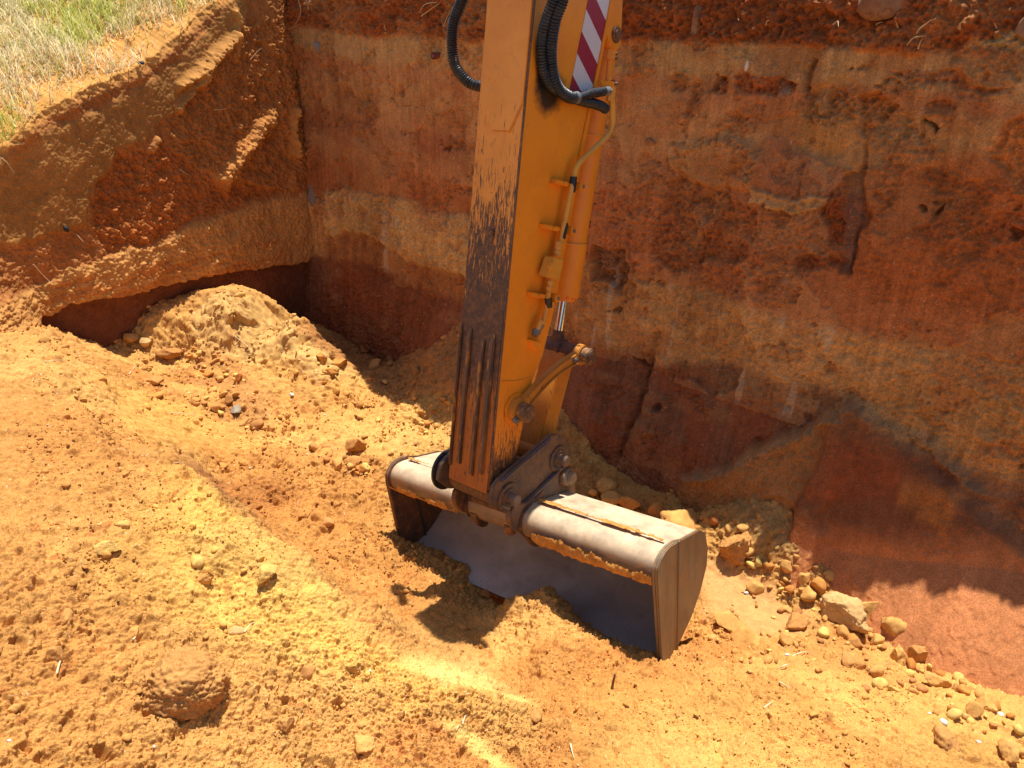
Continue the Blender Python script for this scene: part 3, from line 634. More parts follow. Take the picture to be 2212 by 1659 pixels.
# ---- materials of the machine
def objco(t): return t.nodes.new('ShaderNodeTexCoord').outputs['Object']
def mapped(t, src, sc, rot=(0, 0, 0), loc=(0, 0, 0)):
    m_ = t.nodes.new('ShaderNodeMapping'); m_.inputs['Scale'].default_value = sc; m_.inputs['Rotation'].default_value = rot; m_.inputs['Location'].default_value = loc
    t.links.new(src, m_.inputs[0]); return m_.outputs[0]
def noise_(t, vec, scale, detail=4, rough=.6, dist=0):
    n = N(t, 'ShaderNodeTexNoise', Scale=scale, Detail=detail, Roughness=rough, Distortion=dist); t.links.new(vec, n.inputs['Vector']); return n.outputs[0]
def paint_mat(name, base, base2, worn=((.07, .045, .035), (.17, .07, .03)), zr=None, amount=.0, rough=.42, smudge=None, scr=1.):
    m, t, b = newmat(name, rough, .4); oc = objco(t)
    big = noise_(t, oc, 3.5, 5, .6); c = mix(t, ramp(t, big, [(.35, 0.), (.65, 1.)]).outputs[0], base, base2)
    dirt = noise_(t, oc, 22, 6, .7); c = mix(t, ramp(t, dirt, [(.55, 0.), (.8, .35)]).outputs[0], c, (.34, .17, .07))
    # fine scratches along and across
    sep = t.nodes.new('ShaderNodeSeparateXYZ'); t.links.new(oc, sep.inputs[0])
    s1_ = noise_(t, mapped(t, oc, (60, 60, 4.5), (0, .12, 0)), 2.2, 5, .62, .25)
    s2_ = noise_(t, mapped(t, oc, (14, 90, 70), (0, .5, 0)), 1.6, 4, .6, .3)
    blot = noise_(t, mapped(t, oc, (34, 34, 7)), 1.8, 10, .78, .9)
    if zr:
        zf = t.nodes.new('ShaderNodeMapRange'); zf.inputs[1].default_value = zr[0]; zf.inputs[2].default_value = zr[1]; zf.inputs[3].default_value = 1; zf.inputs[4].default_value = 0
        t.links.new(sep.outputs[2], zf.inputs[0]); zf = math_(t, 'POWER', zf.outputs[0], 1.25)
    else: zf = 0.
    k1 = math_(t, 'ADD', math_(t, 'MULTIPLY', zf, .42), amount)
    w1 = math_(t, 'ADD', s1_, math_(t, 'MULTIPLY', k1, .95)); w2 = math_(t, 'ADD', blot, k1); w3 = math_(t, 'ADD', s2_, math_(t, 'MULTIPLY', k1, .35))
    f1 = ramp(t, w1, [(.655, 0.), (.70, scr)]).outputs[0]; f2 = ramp(t, w2, [(.66, 0.), (.69, 1.)]).outputs[0]; f3 = ramp(t, w3, [(.70, 0.), (.74, .7*scr)]).outputs[0]
    f = math_(t, 'MAXIMUM', math_(t, 'MAXIMUM', f1, f2), f3)
    wc = mix(t, ramp(t, noise_(t, oc, 38, 5, .7), [(.42, 0.), (.62, 1.)]).outputs[0], worn[0], worn[1])
    c = mix(t, f, c, wc)
    rg = mix(t, f, (rough,)*3, (.6,)*3)
    if smudge:
        for (sx, sy, sz, ax, ay, az) in smudge:
            mp = t.nodes.new('ShaderNodeMapping'); mp.vector_type = 'POINT'; mp.inputs['Scale'].default_value = (1/ax, 1/ay, 1/az); mp.inputs['Location'].default_value = (-sx/ax, -sy/ay, -sz/az)
            t.links.new(oc, mp.inputs[0]); ln = t.nodes.new('ShaderNodeVectorMath'); ln.operation = 'LENGTH'; t.links.new(mp.outputs[0], ln.inputs[0])
            q = math_(t, 'ADD', ln.outputs['Value'], math_(t, 'MULTIPLY', math_(t, 'SUBTRACT', noise_(t, oc, 9, 5, .7), .5), .9))
            c = mix(t, ramp(t, q, [(.55, .96), (1.1, 0.)]).outputs[0], c, (.018, .016, .015))
    t.links.new(c, b.inputs['Base Color']); t.links.new(rg, b.inputs['Roughness'])
    h_ = math_(t, 'ADD', math_(t, 'MULTIPLY', f, -.5), math_(t, 'MULTIPLY', dirt, .4))
    bp_ = N(t, 'ShaderNodeBump', Strength=.35, Distance=.002); t.links.new(h_, bp_.inputs['Height']); t.links.new(bp_.outputs[0], b.inputs['Normal'])
    return m
def metal_mat(name, c1_, c2_, c3_=None, rough=.55, metal=.0, sc=9, dust=None, stretch=(1, 1, 1), bump=.4):
    m, t, b = newmat(name, rough, .4, metal); oc = objco(t); v = mapped(t, oc, stretch)
    f = ramp(t, noise_(t, v, sc, 7, .7, .3), [(.4, 0.), (.62, 1.)]).outputs[0]; c = mix(t, f, c1_, c2_)
    if c3_: c = mix(t, ramp(t, noise_(t, mapped(t, v, (1.3, 1.3, 1.3), loc=(3, 5, 1)), sc*2.6, 6, .7), [(.53, 0.), (.63, 1.)]).outputs[0], c, c3_)
    if dust:
        # soil dust lies on faces that look up
        geo = t.nodes.new('ShaderNodeNewGeometry'); sp = t.nodes.new('ShaderNodeSeparateXYZ'); t.links.new(geo.outputs['Normal'], sp.inputs[0])
        q = math_(t, 'MULTIPLY', ramp(t, sp.outputs[2], [(dust[1], 0.), (dust[2], 1.)]).outputs[0], ramp(t, noise_(t, oc, 7, 6, .7), [(.3, dust[3]), (.65, 1.)]).outputs[0])
        c = mix(t, q, c, dust[0])
        if metal: t.links.new(math_(t, 'MULTIPLY', math_(t, 'SUBTRACT', 1., q), metal), b.inputs['Metallic'])
        r_ = mix(t, q, (rough,)*3, (.9,)*3); t.links.new(r_, b.inputs['Roughness'])
    t.links.new(c, b.inputs['Base Color'])
    bp_ = N(t, 'ShaderNodeBump', Strength=bump, Distance=.002); t.links.new(noise_(t, v, sc*6, 6, .7), bp_.inputs['Height']); t.links.new(bp_.outputs[0], b.inputs['Normal'])
    return m
sm_c = LA(z1(1160, 870), .15); sm_d = LA(z1(1070, 720), .15)
ORG, ORG2 = (.86, .30, .018), (.76, .25, .016)
M['paint'] = paint_mat('orange_paint', ORG, ORG2, zr=(-.3, .7), amount=-.07, smudge=[(.15, sm_c[0]-.01, sm_c[1]+.01, .14, .14, .13), (.15, sm_d[0]+.0, sm_d[1]+.05, .12, .06, .18)], scr=.8)
M['paintc'] = paint_mat('orange_paint_chipped', (.62, .25, .03), (.50, .19, .025), amount=.04, rough=.5)
M['paintw'] = paint_mat('faded_scratched_paint', (.84, .33, .05), (.72, .26, .032), zr=(.45, 2.1), amount=-.006, rough=.5)
M['paintworn'] = paint_mat('paint_worn_to_steel', (.52, .17, .025), (.36, .11, .025), worn=((.085, .045, .03), (.20, .085, .035)), zr=(.98, .25), amount=.07, rough=.6)
M['pipe'] = paint_mat('pipe_paint', (.72, .36, .05), (.66, .27, .03), amount=.0, rough=.4)
M['brown'] = metal_mat('rusty_brown_steel', (.085, .05, .035), (.19, .085, .04), (.30, .12, .035), .62)
M['wornbar'] = metal_mat('worn_steel_bar', (.08, .05, .035), (.19, .085, .04), (.42, .17, .03), .5, 0, 12, stretch=(1, 1, .25))
M['blue'] = metal_mat('blue_paint_worn_to_brown_steel', (.11, .065, .04), (.20, .11, .06), (.07, .06, .075), .6, 0, 7)
M['bluerail'] = metal_mat('scuffed_blue_paint', (.12, .085, .065), (.15, .10, .07), (.04, .06, .20), .5, 0, 9)
M['pin'] = metal_mat('pin_steel', (.13, .085, .06), (.22, .15, .10), (.30, .13, .04), .5)
M['bolt'] = metal_mat('bolt_steel', (.26, .22, .18), (.16, .12, .09), None, .45, .2)
M['black'] = metal_mat('black_rubber', (.018, .018, .02), (.03, .03, .032), None, .38, 0, 30)
M['grey'] = metal_mat('grey_sleeve', (.20, .20, .21), (.13, .13, .14), None, .4, .2, 20)
M['chrome'], t_, b_ = newmat('chrome_rod', .09, .5, 1.); b_.inputs['Base Color'].default_value = (.86, .74, .62, 1)
dustc = tuple(C(222, 196, 166))
M['bucket'] = metal_mat('dusty_bucket_steel', (.20, .155, .115), (.27, .19, .12), (.34, .19, .085), .45, .15, 5, dust=(tuple(lin((222, 196, 160))*.90), .10, .72, .28), stretch=(1, 1, 1))
def interior_mat():
    m, t, b = newmat('inner_steel_darker_right', .36, .4, .2); oc = objco(t); s_ = t.nodes.new('ShaderNodeSeparateXYZ'); t.links.new(oc, s_.inputs[0])
    n_ = noise_(t, mapped(t, oc, (1.3, 2, 2)), 2.6, 6, .62, .4); fine_ = noise_(t, mapped(t, oc, (30, 4, 4)), 2.5, 5, .6, .2)
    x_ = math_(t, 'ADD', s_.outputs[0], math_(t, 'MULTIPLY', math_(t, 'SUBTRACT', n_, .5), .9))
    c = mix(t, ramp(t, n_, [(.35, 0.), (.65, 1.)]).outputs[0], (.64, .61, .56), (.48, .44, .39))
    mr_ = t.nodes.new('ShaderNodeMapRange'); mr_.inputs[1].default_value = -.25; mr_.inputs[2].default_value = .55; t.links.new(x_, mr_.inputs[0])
    c = mix(t, math_(t, 'MULTIPLY', mr_.outputs[0], .50), c, (.17, .13, .105))  # colour turns darker brown towards the bucket's right end
    c = mix(t, ramp(t, fine_, [(.62, 0.), (.70, .4)]).outputs[0], c, (.12, .10, .09))
    t.links.new(c, b.inputs['Base Color']); bp_ = N(t, 'ShaderNodeBump', Strength=.1, Distance=.002); t.links.new(fine_, bp_.inputs['Height']); t.links.new(bp_.outputs[0], b.inputs['Normal']); return m
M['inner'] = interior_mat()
M['endp'] = metal_mat('end_plate_steel', (.20, .14, .08), (.27, .195, .115), (.30, .15, .05), .5, .1, 8, stretch=(1, 1.5, .6))
M['darkin'] = metal_mat('dark_inner_plate', (.05, .042, .036), (.09, .07, .05), None, .6, 0, 5)
# ---- the arm
arm = frame_empty('excavator', ARM, fX, label='orange excavator arm reaching into the pit with a wide grey digging bucket', cat='excavator')
bt, bm_ = LA(z1(1745, 0), .15), LA(z1(1440, 1560), .15); bu = (bt[0]+(bt[0]-bm_[0])/(bt[1]-bm_[1])*(3.6-bt[1]), 3.6)
prof = [(0, 3.6), (0, -.125), (.012, -.175), (.045, -.21), (.10, -.225), (.155, -.21), (.19, -.165), (.20, -.10), (.208, .02), (.292, .494), (.362, .629), (.42, .871), bm_, bt, bu]
def bedge(s): return bm_[0]+(bt[0]-bm_[0])*(s-bm_[1])/(bt[1]-bm_[1])
body = PB().ext(prof, -.15, .15, .004).done('stick', M['paint'], arm)
# back flange seen as a lighter strip, weld beads, plate seams on the side
fl_ = PB(); 
for (y0, s0), (y1, s1_) in (((bedge(1.5)-.02, 1.5), (bedge(2.2)-.005, 2.2)), ((bedge(2.2)-.005, 2.2), (bedge(3.5)-.005, 3.5))):
    fl_.hexa([(.151, y0-.035, s0), (.151, y0-.022, s0), (.151, y1-.022, s1_), (.151, y1-.035, s1_), (.160, y0-.035, s0), (.160, y0-.022, s0), (.160, y1-.022, s1_), (.160, y1-.035, s1_)], .003)
fl_.done('side_rib', M['paint'], arm)
wb = PB(); e0 = LA(z3(700, 715), .151); e1 = LA(z3(975, 675), .151); wb.tube([(.151, e0[0], e0[1]), (.151, (e0[0]+e1[0])/2, (e0[1]+e1[1])/2-.01), (.151, e1[0], e1[1])], .006, 8)
e0 = LA(z3(612, 1530), .151); e1 = LA(z3(790, 1500), .151); wb.tube([(.151, e0[0], e0[1]), (.151, e1[0], e1[1])], .004, 8)
wb.done('weld_bead', M['paint'], arm)
# underside plate and its wear strips
PB().ext([(-.010, 3.6), (-.010, -.12), (-.001, -.12), (-.001, 3.6)], -.153, .149, .003).done('underside_plate', M['paintw'], arm)
PB().ext([(-.0102, .93), (-.0102, -.13), (-.018, -.12), (-.0145, .86)], -.150, .146, .003).done('worn_lower_plate', M['paintworn'], arm)
for i, (fx_, wd_, t0, t1) in enumerate(((.035, .018, -.05, .80), (.255, .030, -.02, .78), (.585, .030, -.06, .74), (.815, .034, -.03, .78))):
    a_ = -.15+.30*fx_
    PB().ext([(-.0165, t0), (-.036, t0+.02), (-.034, t1-.06), (-.0165, t1)], a_-wd_/2, a_+wd_/2, .005).done('wear_strip', M['wornbar'], arm)
edge_ = PB(); edge_.tube([(.150, -.006, -.1), (.150, -.006, 1.2), (.150, -.006, 2.2), (.150, -.006, 3.6)], .0065, 8, step=.05); edge_.done('edge_weld', M['brown'], arm)
# welded doubler at the top of the underside
dp = [onD(z1(*p), -.012) for p in ((510, 940), (620, 1215), (775, 1225), (940, 945))]
b = bmesh.new(); v0 = [(-.149, 3.6)]+[(p[0], p[2]) for p in dp]+[(.145, 3.6)]; v0 = [(max(-.149, min(.145, x)), z) for x, z in v0]
f = b.faces.new([b.verts.new((x, -.0105, z)) for x, z in v0]); r_ = bmesh.ops.extrude_face_region(b, geom=[f])
for v in r_['geom']:
    if isinstance(v, bmesh.types.BMVert): v.co.y = -.019
dbl = PB(); dbl._merge(b, .003); dbl.done('doubler_plate', M['paintw'], arm)
wb = PB(); wb.tube([(p[0], -.0125, p[2]) for p in dp[1:3]], .005, 8); wb.tube([(min(.146, p[0]), -.0125, p[2]) for p in dp[2:4]], .0045, 8); wb.done('weld_bead', M['paintc'], arm)
h = onD(z2(480, 740), -.01)
ey = PB(); b = bmesh.new(); oval = [(h[0]+.017*math.cos(k*.3927), h[2]+.062*math.sin(k*.3927)) for k in range(16)]; f = b.faces.new([b.verts.new((x, -.0105, z)) for x, z in oval]); r_ = bmesh.ops.extrude_face_region(b, geom=[f])
for v in r_['geom']:
    if isinstance(v, bmesh.types.BMVert): v.co.y = -.0145
ey._merge(b, .001); ey.box((h[0]-.019, -.026, h[2]-.012), (h[0]+.019, -.011, h[2]+.012), .004)
ey.done('lifting_eye', M['brown'], arm)
# warning sign
sp_ = [LA(z1(*p), .152) for p in ((1525, -90), (1740, -90), (1700, 120), (1550, 820), (1440, 858), (1332, 848))]
e1a, e1b, e2a = LA(z1(1500, 110), .152), LA(z1(1640, 415), .152), LA(z1(1455, 310), .152)
tv = np.array(e1b)-np.array(e1a); nv = np.array([-tv[1], tv[0]]); nv /= np.linalg.norm(nv); half = (np.array(e2a)-np.array(e1a))@nv
m, t, b = newmat('red_white_reflective_sign', .4, .4); oc = objco(t); s_ = t.nodes.new('ShaderNodeSeparateXYZ'); t.links.new(oc, s_.inputs[0])
q = math_(t, 'ADD', math_(t, 'MULTIPLY', s_.outputs[1], float(nv[0]/(2*half))), math_(t, 'MULTIPLY', s_.outputs[2], float(nv[1]/(2*half))))
q = math_(t, 'ADD', q, float(-(np.array(e1a)@nv)/(2*half)+20)); fr_ = math_(t, 'FRACT', q)
st = math_(t, 'GREATER_THAN', fr_, .5); c = mix(t, st, (.62, .58, .60), (.30, .02, .045))
scx = ramp(t, noise_(t, mapped(t, oc, (30, 60, 9)), 2.4, 6, .7, .5), [(.62, 0.), (.66, .7)]).outputs[0]; c = mix(t, scx, c, (.33, .22, .17))
sc2 = ramp(t, noise_(t, mapped(t, oc, (90, 120, 60)), 1.5, 3, .6), [(.70, 0.), (.74, .8)]).outputs[0]; c = mix(t, sc2, c, (.7, .62, .6))
t.links.new(c, b.inputs['Base Color']); M['sign'] = m
PB().ext(sp_, .1505, .153, .0006).done('warning_sign', M['sign'], arm, label='red and white striped warning sign')
# cylinder bracket at the top back edge
bp = [LA(z1(*p), .10) for p in ((1735, -90), (1838, -90), (1828, 150), (1815, 420), (1775, 480), (1705, 440), (1672, 300), (1700, 120))]
br_ = PB(); br_.ext(bp, .06, .10, .006).ext(bp, -.10, -.06, .006); brk = br_.done('cylinder_bracket', M['paint'], arm)
c0 = LA(z1(1765, 320), .10); cc = PB(); cc.cyl((.095, *c0), (.112, *c0), .043, 36, .004); cc.cyl((.1, *c0), (.118, *c0), .026, 30, .003); cc.done('pin_cap', M['brown'], brk)
# bucket cylinder: barrel, gland, rod
rodp = (.70, .600)
def cax(s): return .712+.070*(s-.9)
cy = PB(); cy.cyl((0, cax(1.02), 1.02), (0, cax(2.42), 2.42), .082, 40, .004); cy.cyl((0, cax(2.42), 2.42), (0, cax(2.56), 2.56), .06, 32)
cy.done('cylinder_barrel', M['paint'], arm)
gl = PB(); gl.cyl((0, cax(.925), .925), (0, cax(1.24), 1.24), .088, 40, .004); gl.cyl((0, cax(.895), .895), (0, cax(.927), .927), .068, 32, .003)
for k in range(10):
    an = 2*math.pi*k/10; gl.cyl((.074*math.cos(an), cax(.915)+.074*math.sin(an), .912), (.074*math.cos(an), cax(.93)+.074*math.sin(an), .927), .0085, 6, .001)
gl.done('cylinder_gland', M['paint'], arm)
bd = PB(); bd.tube([(.089*math.cos(a), cax(1.24)+.089*math.sin(a), 1.24) for a in np.linspace(0, 6.28, 30)], .004, 6, step=.02); bd.tube([(.083*math.cos(a), cax(1.86)+.083*math.sin(a), 1.86) for a in np.linspace(0, 6.28, 30)], .005, 6, step=.02); bd.done('barrel_band', M['pipe'], arm)
PB().cyl((0, cax(.66), .66), (0, cax(.91), .91), .0325, 36, .001).done('piston_rod', M['chrome'], arm)
ro = PB(); ro.cyl((0, cax(.64), .64), (0, cax(.715), .715), .036, 28, .003); ro.cyl((-.17, *rodp), (.055, *rodp), .062, 36, .006); ro.cyl((.050, *rodp), (.172, *rodp), .056, 36, .006); ro.cyl((.04, *rodp), (.052, *rodp), .066, 36, .002)
ro.done('rod_eye', M['brown'], arm)
# curved side links (right one seen, left one behind)
lowp = LA(z3(870, 985), .19); upl = (rodp[0], rodp[1])
def curved(w0, w1, bow=.045, n=18, ends=True):
    P0 = Vector(lowp); P1 = Vector(upl); dr = (P1-P0); L_ = dr.length; dr.normalize(); nr = Vector((-dr.y, dr.x)); up_, dn = [], []
    for i in range(n):
        u = i/(n-1); c_ = P0.lerp(P1, u)+nr*(bow*math.sin(math.pi*u)*1.0); w_ = w0+(w1-w0)*u
        sh = 1 - .28*math.sin(math.pi*u); up_.append(tuple(c_+nr*w_*sh)); dn.append(tuple(c_-nr*w_*sh))
    return up_, dn
for sgn in (1, -1):
    lk = PB(); u_, d_ = curved(.042, .040); pts = u_+d_[::-1]; a0, a1 = (.160, .196) if sgn > 0 else (-.196, -.160)
    lk.ext(pts, a0, a1, .003)
    for c_, r_ in ((lowp, .072), (upl, .062)): lk.cyl((a0-.006*sgn if sgn > 0 else a0, *c_), (a1+(.004 if sgn > 0 else .006), *c_), r_, 36, .005)
    lobj = lk.done('curved_link', M['paintc'], arm)
    ao, ai = (a1, a1+.012) if sgn > 0 else (a0-.012, a0)
    rl = PB()
    for lo_, hi_ in ((.62, .98), (-.98, -.66)):
        u2, d2 = curved(.042*hi_, .040*hi_); u3, _ = curved(.042*lo_, .040*lo_); rl.ext(u2[2:-2]+u3[2:-2][::-1], ao, ai, .003)
    rl.done('link_flange', M['paintc'], lobj)
    kp = PB()
    for c_, r_ in ((lowp, .052), (upl, .050)):
        kp.cyl((sgn*.200, *c_), (sgn*.262, *c_), r_, 40, .007); kp.cyl((sgn*.258, *c_), (sgn*.2645, *c_), r_*.62, 36, .002)
    kp.done('pin_cap', M['brown'] if sgn < 0 else metal_mat('pin_cap_steel', (.09, .06, .045), (.24, .12, .05), (.45, .19, .035), .5, 0, 14), lobj)
    if sgn > 0:
        bo = PB()
        for pc in (z3(832, 1075), z3(1388, 515)):
            c_ = LA(pc, .205); bo.cyl((.19, *c_), (.215, *c_), .019, 24, .002); bo.cyl((.215, *c_), (.228, *c_), .012, 6, .001)
        bo.done('lock_bolt', M['bolt'], lobj)
PB().cyl((.1505, *lowp), (.160, *lowp), .092, 44, .004).done('boss_ring', M['paint'], arm)
# push link from the rod pin down to the coupler
UP = LA(zb(1660, 330), .20); LOW = LA(zb(960, 900), .20)
LOW = (.10, -.155); UP = (.545, -.02)
st_ = PB(); st_.ext([(.600, .50), (.640, .60), (.735, .60), (.742, .50), (.622, .03), (.56, -.05), (.49, .02), (.505, .14)], -.10, .10, .006)
st_.cyl((-.115, *UP), (.115, *UP), .075, 36, .005)
st_.done('push_link', M['paintc'], arm)
# hydraulic pipe on the side plate with its elbow, valve block and clamps
ap_ = .20
pp = [LA(p, ap_) for p in (z1(1722, 880), z1(1728, 960), z1(1733, 1080), z1(1728, 1170), z1(1690, 1260), z1(1560, 1390), z1(1430, 1510), z1(1385, 1590), z1(1370, 1680), z2(1225, 330), z2(1195, 480), z2(1150, 700), z2(1125, 830))]
pi_ = PB(); pi_.tube([(ap_, *p) for p in pp], .0165, 16, step=.012); pipe = pi_.done('hydraulic_pipe', M['pipe'], arm)
el = LA(z1(1722, 850), ap_); ef = PB(); ef.cyl((ap_, el[0], el[1]-.05), (ap_, el[0], el[1]+.022), .024, 6, .002); ef.cyl((ap_, el[0]+.012, el[1]), (ap_-.0, el[0]-.06, el[1]-.012), .023, 6, .002); ef.done('elbow_fitting', M['pipe'], pipe)
vb = PB(); q0, q1 = LA(z2(1105, 820), .19), LA(z2(1085, 960), .19)
vb.cyl((.195, *q0), (.195, *q1), .021, 16, .002)
for f_ in (.2, .45, .75): 
    c_ = (q0[0]*(1-f_)+q1[0]*f_, q0[1]*(1-f_)+q1[1]*f_); vb.cyl((.195, c_[0], c_[1]-.010), (.195, c_[0], c_[1]+.010), .027, 6, .002)
vp = [LA(z2(*p), .215) for p in ((1040, 970), (1150, 990), (1105, 1190), (975, 1160))]; vb.ext(vp, .165, .222, .005)
cc_ = LA(z2(1030, 1060), .223); vb.cyl((.22, *cc_), (.238, *cc_), .026, 28, .005)
q2, q3 = LA(z2(1035, 1180), .195), LA(z2(1010, 1300), .195); vb.cyl((.195, *q2), (.195, *q3), .018, 16, .002); 
for f_ in (.25, .7): 
    c_ = (q2[0]*(1-f_)+q3[0]*f_, q2[1]*(1-f_)+q3[1]*f_); vb.cyl((.195, c_[0], c_[1]-.009), (.195, c_[0], c_[1]+.009), .024, 6, .002)
vb.done('valve_block', M['pipe'], pipe)
lp = [LA(p, ap_-.005) for p in (z2(1010, 1300), z2(1000, 1400), z2(985, 1490), z2(955, 1590), z3(1060, 150), z3(1030, 250))]
PB().tube([(ap_-.005, *p) for p in lp], .0155, 14).done('lower_pipe', M['pipe'], arm)
tp = PB()
for a_, b_, sc_ in ((z2(1245, 225), z2(1228, 370), .0195), (z2(1165, 655), z2(1135, 800), .0195), (z2(1008, 1360), z2(1012, 1440), .021)):
    p_, q_ = LA(a_, ap_), LA(b_, ap_); tp.tube([(ap_, *p_), (ap_, *q_)], sc_, 14)
tp.done('rubber_sleeve', M['black'], pipe)
for pts in (((1080, 245), (1290, 300), (1285, 345), (1060, 285)), ((970, 665), (1205, 710), (1200, 755), (975, 715)), ((850, 1300), (1060, 1335), (1055, 1375), (855, 1350))):
    P4 = [LA(z2(*p), .185) for p in pts]; cl_ = PB(); cl_.ext(P4, .150, .190, .004)
    cl_.box((.150, P4[1][0]-.035, P4[1][1]-.03), (.228, P4[1][0]+.006, P4[1][1]+.014), .004)
    cmid = ((P4[0][0]*.65+P4[1][0]*.35), (P4[0][1]*.5+P4[3][1]*.5)-.008); cl_.cyl((.188, *cmid), (.203, *cmid), .013, 6, .0015)
    co_ = cl_.done('pipe_clamp', M['paint'], arm)
    b2 = (P4[1][0]-.016, P4[1][1]-.008); PB().cyl((.228, *b2), (.236, *b2), .010, 6, .001).done('clamp_bolt', M['bolt'], co_)
# grease fitting bolted at the lower back edge
gf = PB(); g0, g1 = LA(z3(1075, 175), .19), LA(z3(1000, 285), .19); gf.cyl((.19, *g0), (.19, *g1), .020, 18, .003); gf.cyl((.19, *[(g0[i]*.45+g1[i]*.55) for i in (0, 1)]), (.19, *[(g0[i]*.25+g1[i]*.75) for i in (0, 1)]), .026, 6, .002); gf.done('grease_fitting', M['bolt'], arm)
gb = [LA(z3(*p), .17) for p in ((960, 320), (1060, 345), (1065, 425), (1000, 410), (960, 350))]; PB().ext(gb, .145, .185, .004).done('fitting_bracket', M['paint'], arm)
# small upper steel line with bolts beside the bracket
ul = PB(); u0, u1 = LA(z1(1715, 500), .13), LA(z1(1690, 760), .13); ul.tube([(.13, *u0), (.13, *u1)], .016, 12); ul.cyl((.13, u0[0], u0[1]-.03), (.13, u0[0], u0[1]+.02), .028, 6, .002); ul.ext([LA(z1(*p), .15) for p in ((1600, 745), (1740, 760), (1740, 860), (1640, 850))], .10, .16, .004); ul.done('upper_line', M['paint'], arm)
ub = PB()
for p_ in ((1768, 500), (1768, 545), (1740, 755), (1770, 782)):
    c_ = LA(z1(*p_), .14); ub.cyl((.125, *c_), (.15, *c_), .0085, 6, .001)
ub.done('line_bolts', M['bolt'], arm)
# hoses
ho = [(z1(1325, -160), .30), (z1(1268, 0), .275), (z1(1200, 180), .25), (z1(1165, 380), .22), (z1(1160, 560), .20), (z1(1185, 720), .195), (z1(1245, 840), .195), (z1(1330, 905), .20), (z1(1385, 912), .205)]
hose = PB().tube([(a_, *LA(p_, a_)) for p_, a_ in ho], .0275, 16, rib=.0035, pitch=.0135).done('corrugated_hose', M['black'], arm)
hs = PB(); hp = [(z1(1375, 912), .205), (z1(1430, 905), .205), (z1(1500, 880), .203), (z1(1560, 865), .20), (z1(1650, 852), .20)]; hs.tube([(a_, *LA(p_, a_)) for p_, a_ in hp], lambda L_: .021+.0035*(L_ > .12)*(abs(math.sin(L_*260)) > .25), 16, step=.004); 
hs.done('hose_end', M['black'], hose)
hf = PB(); c0, c1 = LA(z1(1652, 851), .20), LA(z1(1700, 849), .20); hf.cyl((.20, *c0), (.20, *c1), .024, 20, .003); c0 = LA(z1(1370, 912), .205); c1 = LA(z1(1405, 908), .205); hf.cyl((.205, *c0), (.205, *c1), .031, 24, .003); hf.done('hose_ferrule', M['grey'], hose)
ho2 = [(z1(1235, -160), .26), (z1(1175, 20), .24), (z1(1110, 200), .215), (z1(1075, 380), .185), (z1(1072, 540), .178), (z1(1095, 680), .176), (z1(1160, 800), .175), (z1(1300, 880), .176), (z1(1440, 935), .176), (z1(1560, 965), .18), (z1(1640, 995), .18), (z1(1672, 1020), .18)]
PB().tube([(a_, *LA(p_, a_)) for p_, a_ in ho2], .025, 16, rib=.003, pitch=.0135).done('corrugated_hose', M['black'], arm)
ho3 = [(z1(400, -160), .02), (z1(330, 0), .04), (z1(255, 200), .06), (z1(236, 400), .08), (z1(262, 600), .09), (z1(350, 730), .10), (z1(440, 790), .12), (z1(530, 805), .16), (z1(620, 790), .20)]
PB().tube([tuple(onD(p_, y_)) for p_, y_ in ho3], .0265, 16, rib=.0035, pitch=.0135).done('corrugated_hose', M['black'], arm)
# quick coupler
cpl = None
cpo = [(720, 1000), (738, 880), (770, 750), (850, 645), (1200, 345), (1560, 35), (1650, 10), (1760, 50), (1830, 150), (1862, 300), (1800, 400), (1500, 690), (1140, 1050), (1010, 1100), (870, 1110)]
co = [LA(zb(*p), .205) for p in cpo]
for a0, a1 in ((.175, .205), (-.235, -.205)):
    cp_ = PB(); cp_.ext(co, a0, a1, .004)
    c_ = cp_.done('coupler_plate', M['blue'], arm)
    s0_ = a1 if a1 > 0 else a0-.0
    sg = 1 if a1 > 0 else -1; o0 = a1 if sg > 0 else a0
    def rail(A_, B_, wd_, nm, mt):
        A_, B_ = Vector(LA(zb(*A_), .205)), Vector(LA(zb(*B_), .205)); d_ = (B_-A_).normalized(); n_ = Vector((-d_.y, d_.x))*wd_
        PB().ext([tuple(A_), tuple(B_), tuple(B_+n_), tuple(A_+n_)], o0, o0+sg*.022, .005).done(nm, mt, c_)
    rail((840, 655), (1545, 50), -.018, 'coupler_rail', M['bluerail']); rail((1135, 1055), (1800, 410), .024, 'coupler_rail', M['bluerail'])
    bs = PB()
    for cc2, R0, R1 in ((LOW, .088, .060), (UP, .082, .056)):
        bs.cyl((o0, *cc2), (o0+sg*.012, *cc2), R0, 40, .004); bs.cyl((o0, *cc2), (o0+sg*.022, *cc2), R1, 36, .004)
    bs.done('coupler_boss', M['blue'], c_)
    if sg > 0:
        pn = PB()
        for cc2, R0 in ((LOW, .036), (UP, .034)): pn.cyl((o0, *cc2), (o0+.075, *cc2), R0, 32, .005)
        pn.done('pin', M['pin'], c_)
        for cc2 in ((LOW[0]-.05, LOW[1]-.035), (UP[0]-.035, UP[1]-.045)): PB().cyl((o0+.012, *cc2), (o0+.06, *cc2), .0085, 14, .002).done('lock_pin', M['bolt'], c_)
# coupler cross body between the plates
xb = PB(); xb.cyl((-.205, *LOW), (-.152, *LOW), .06, 32, .003); xb.cyl((.152, *LOW), (.176, *LOW), .06, 32, .003); xb.ext([(.30, -.20), (.50, -.14), (.47, -.09), (.27, -.14)], -.205, .175, .004); xb.done('coupler_body', M['brown'], arm)
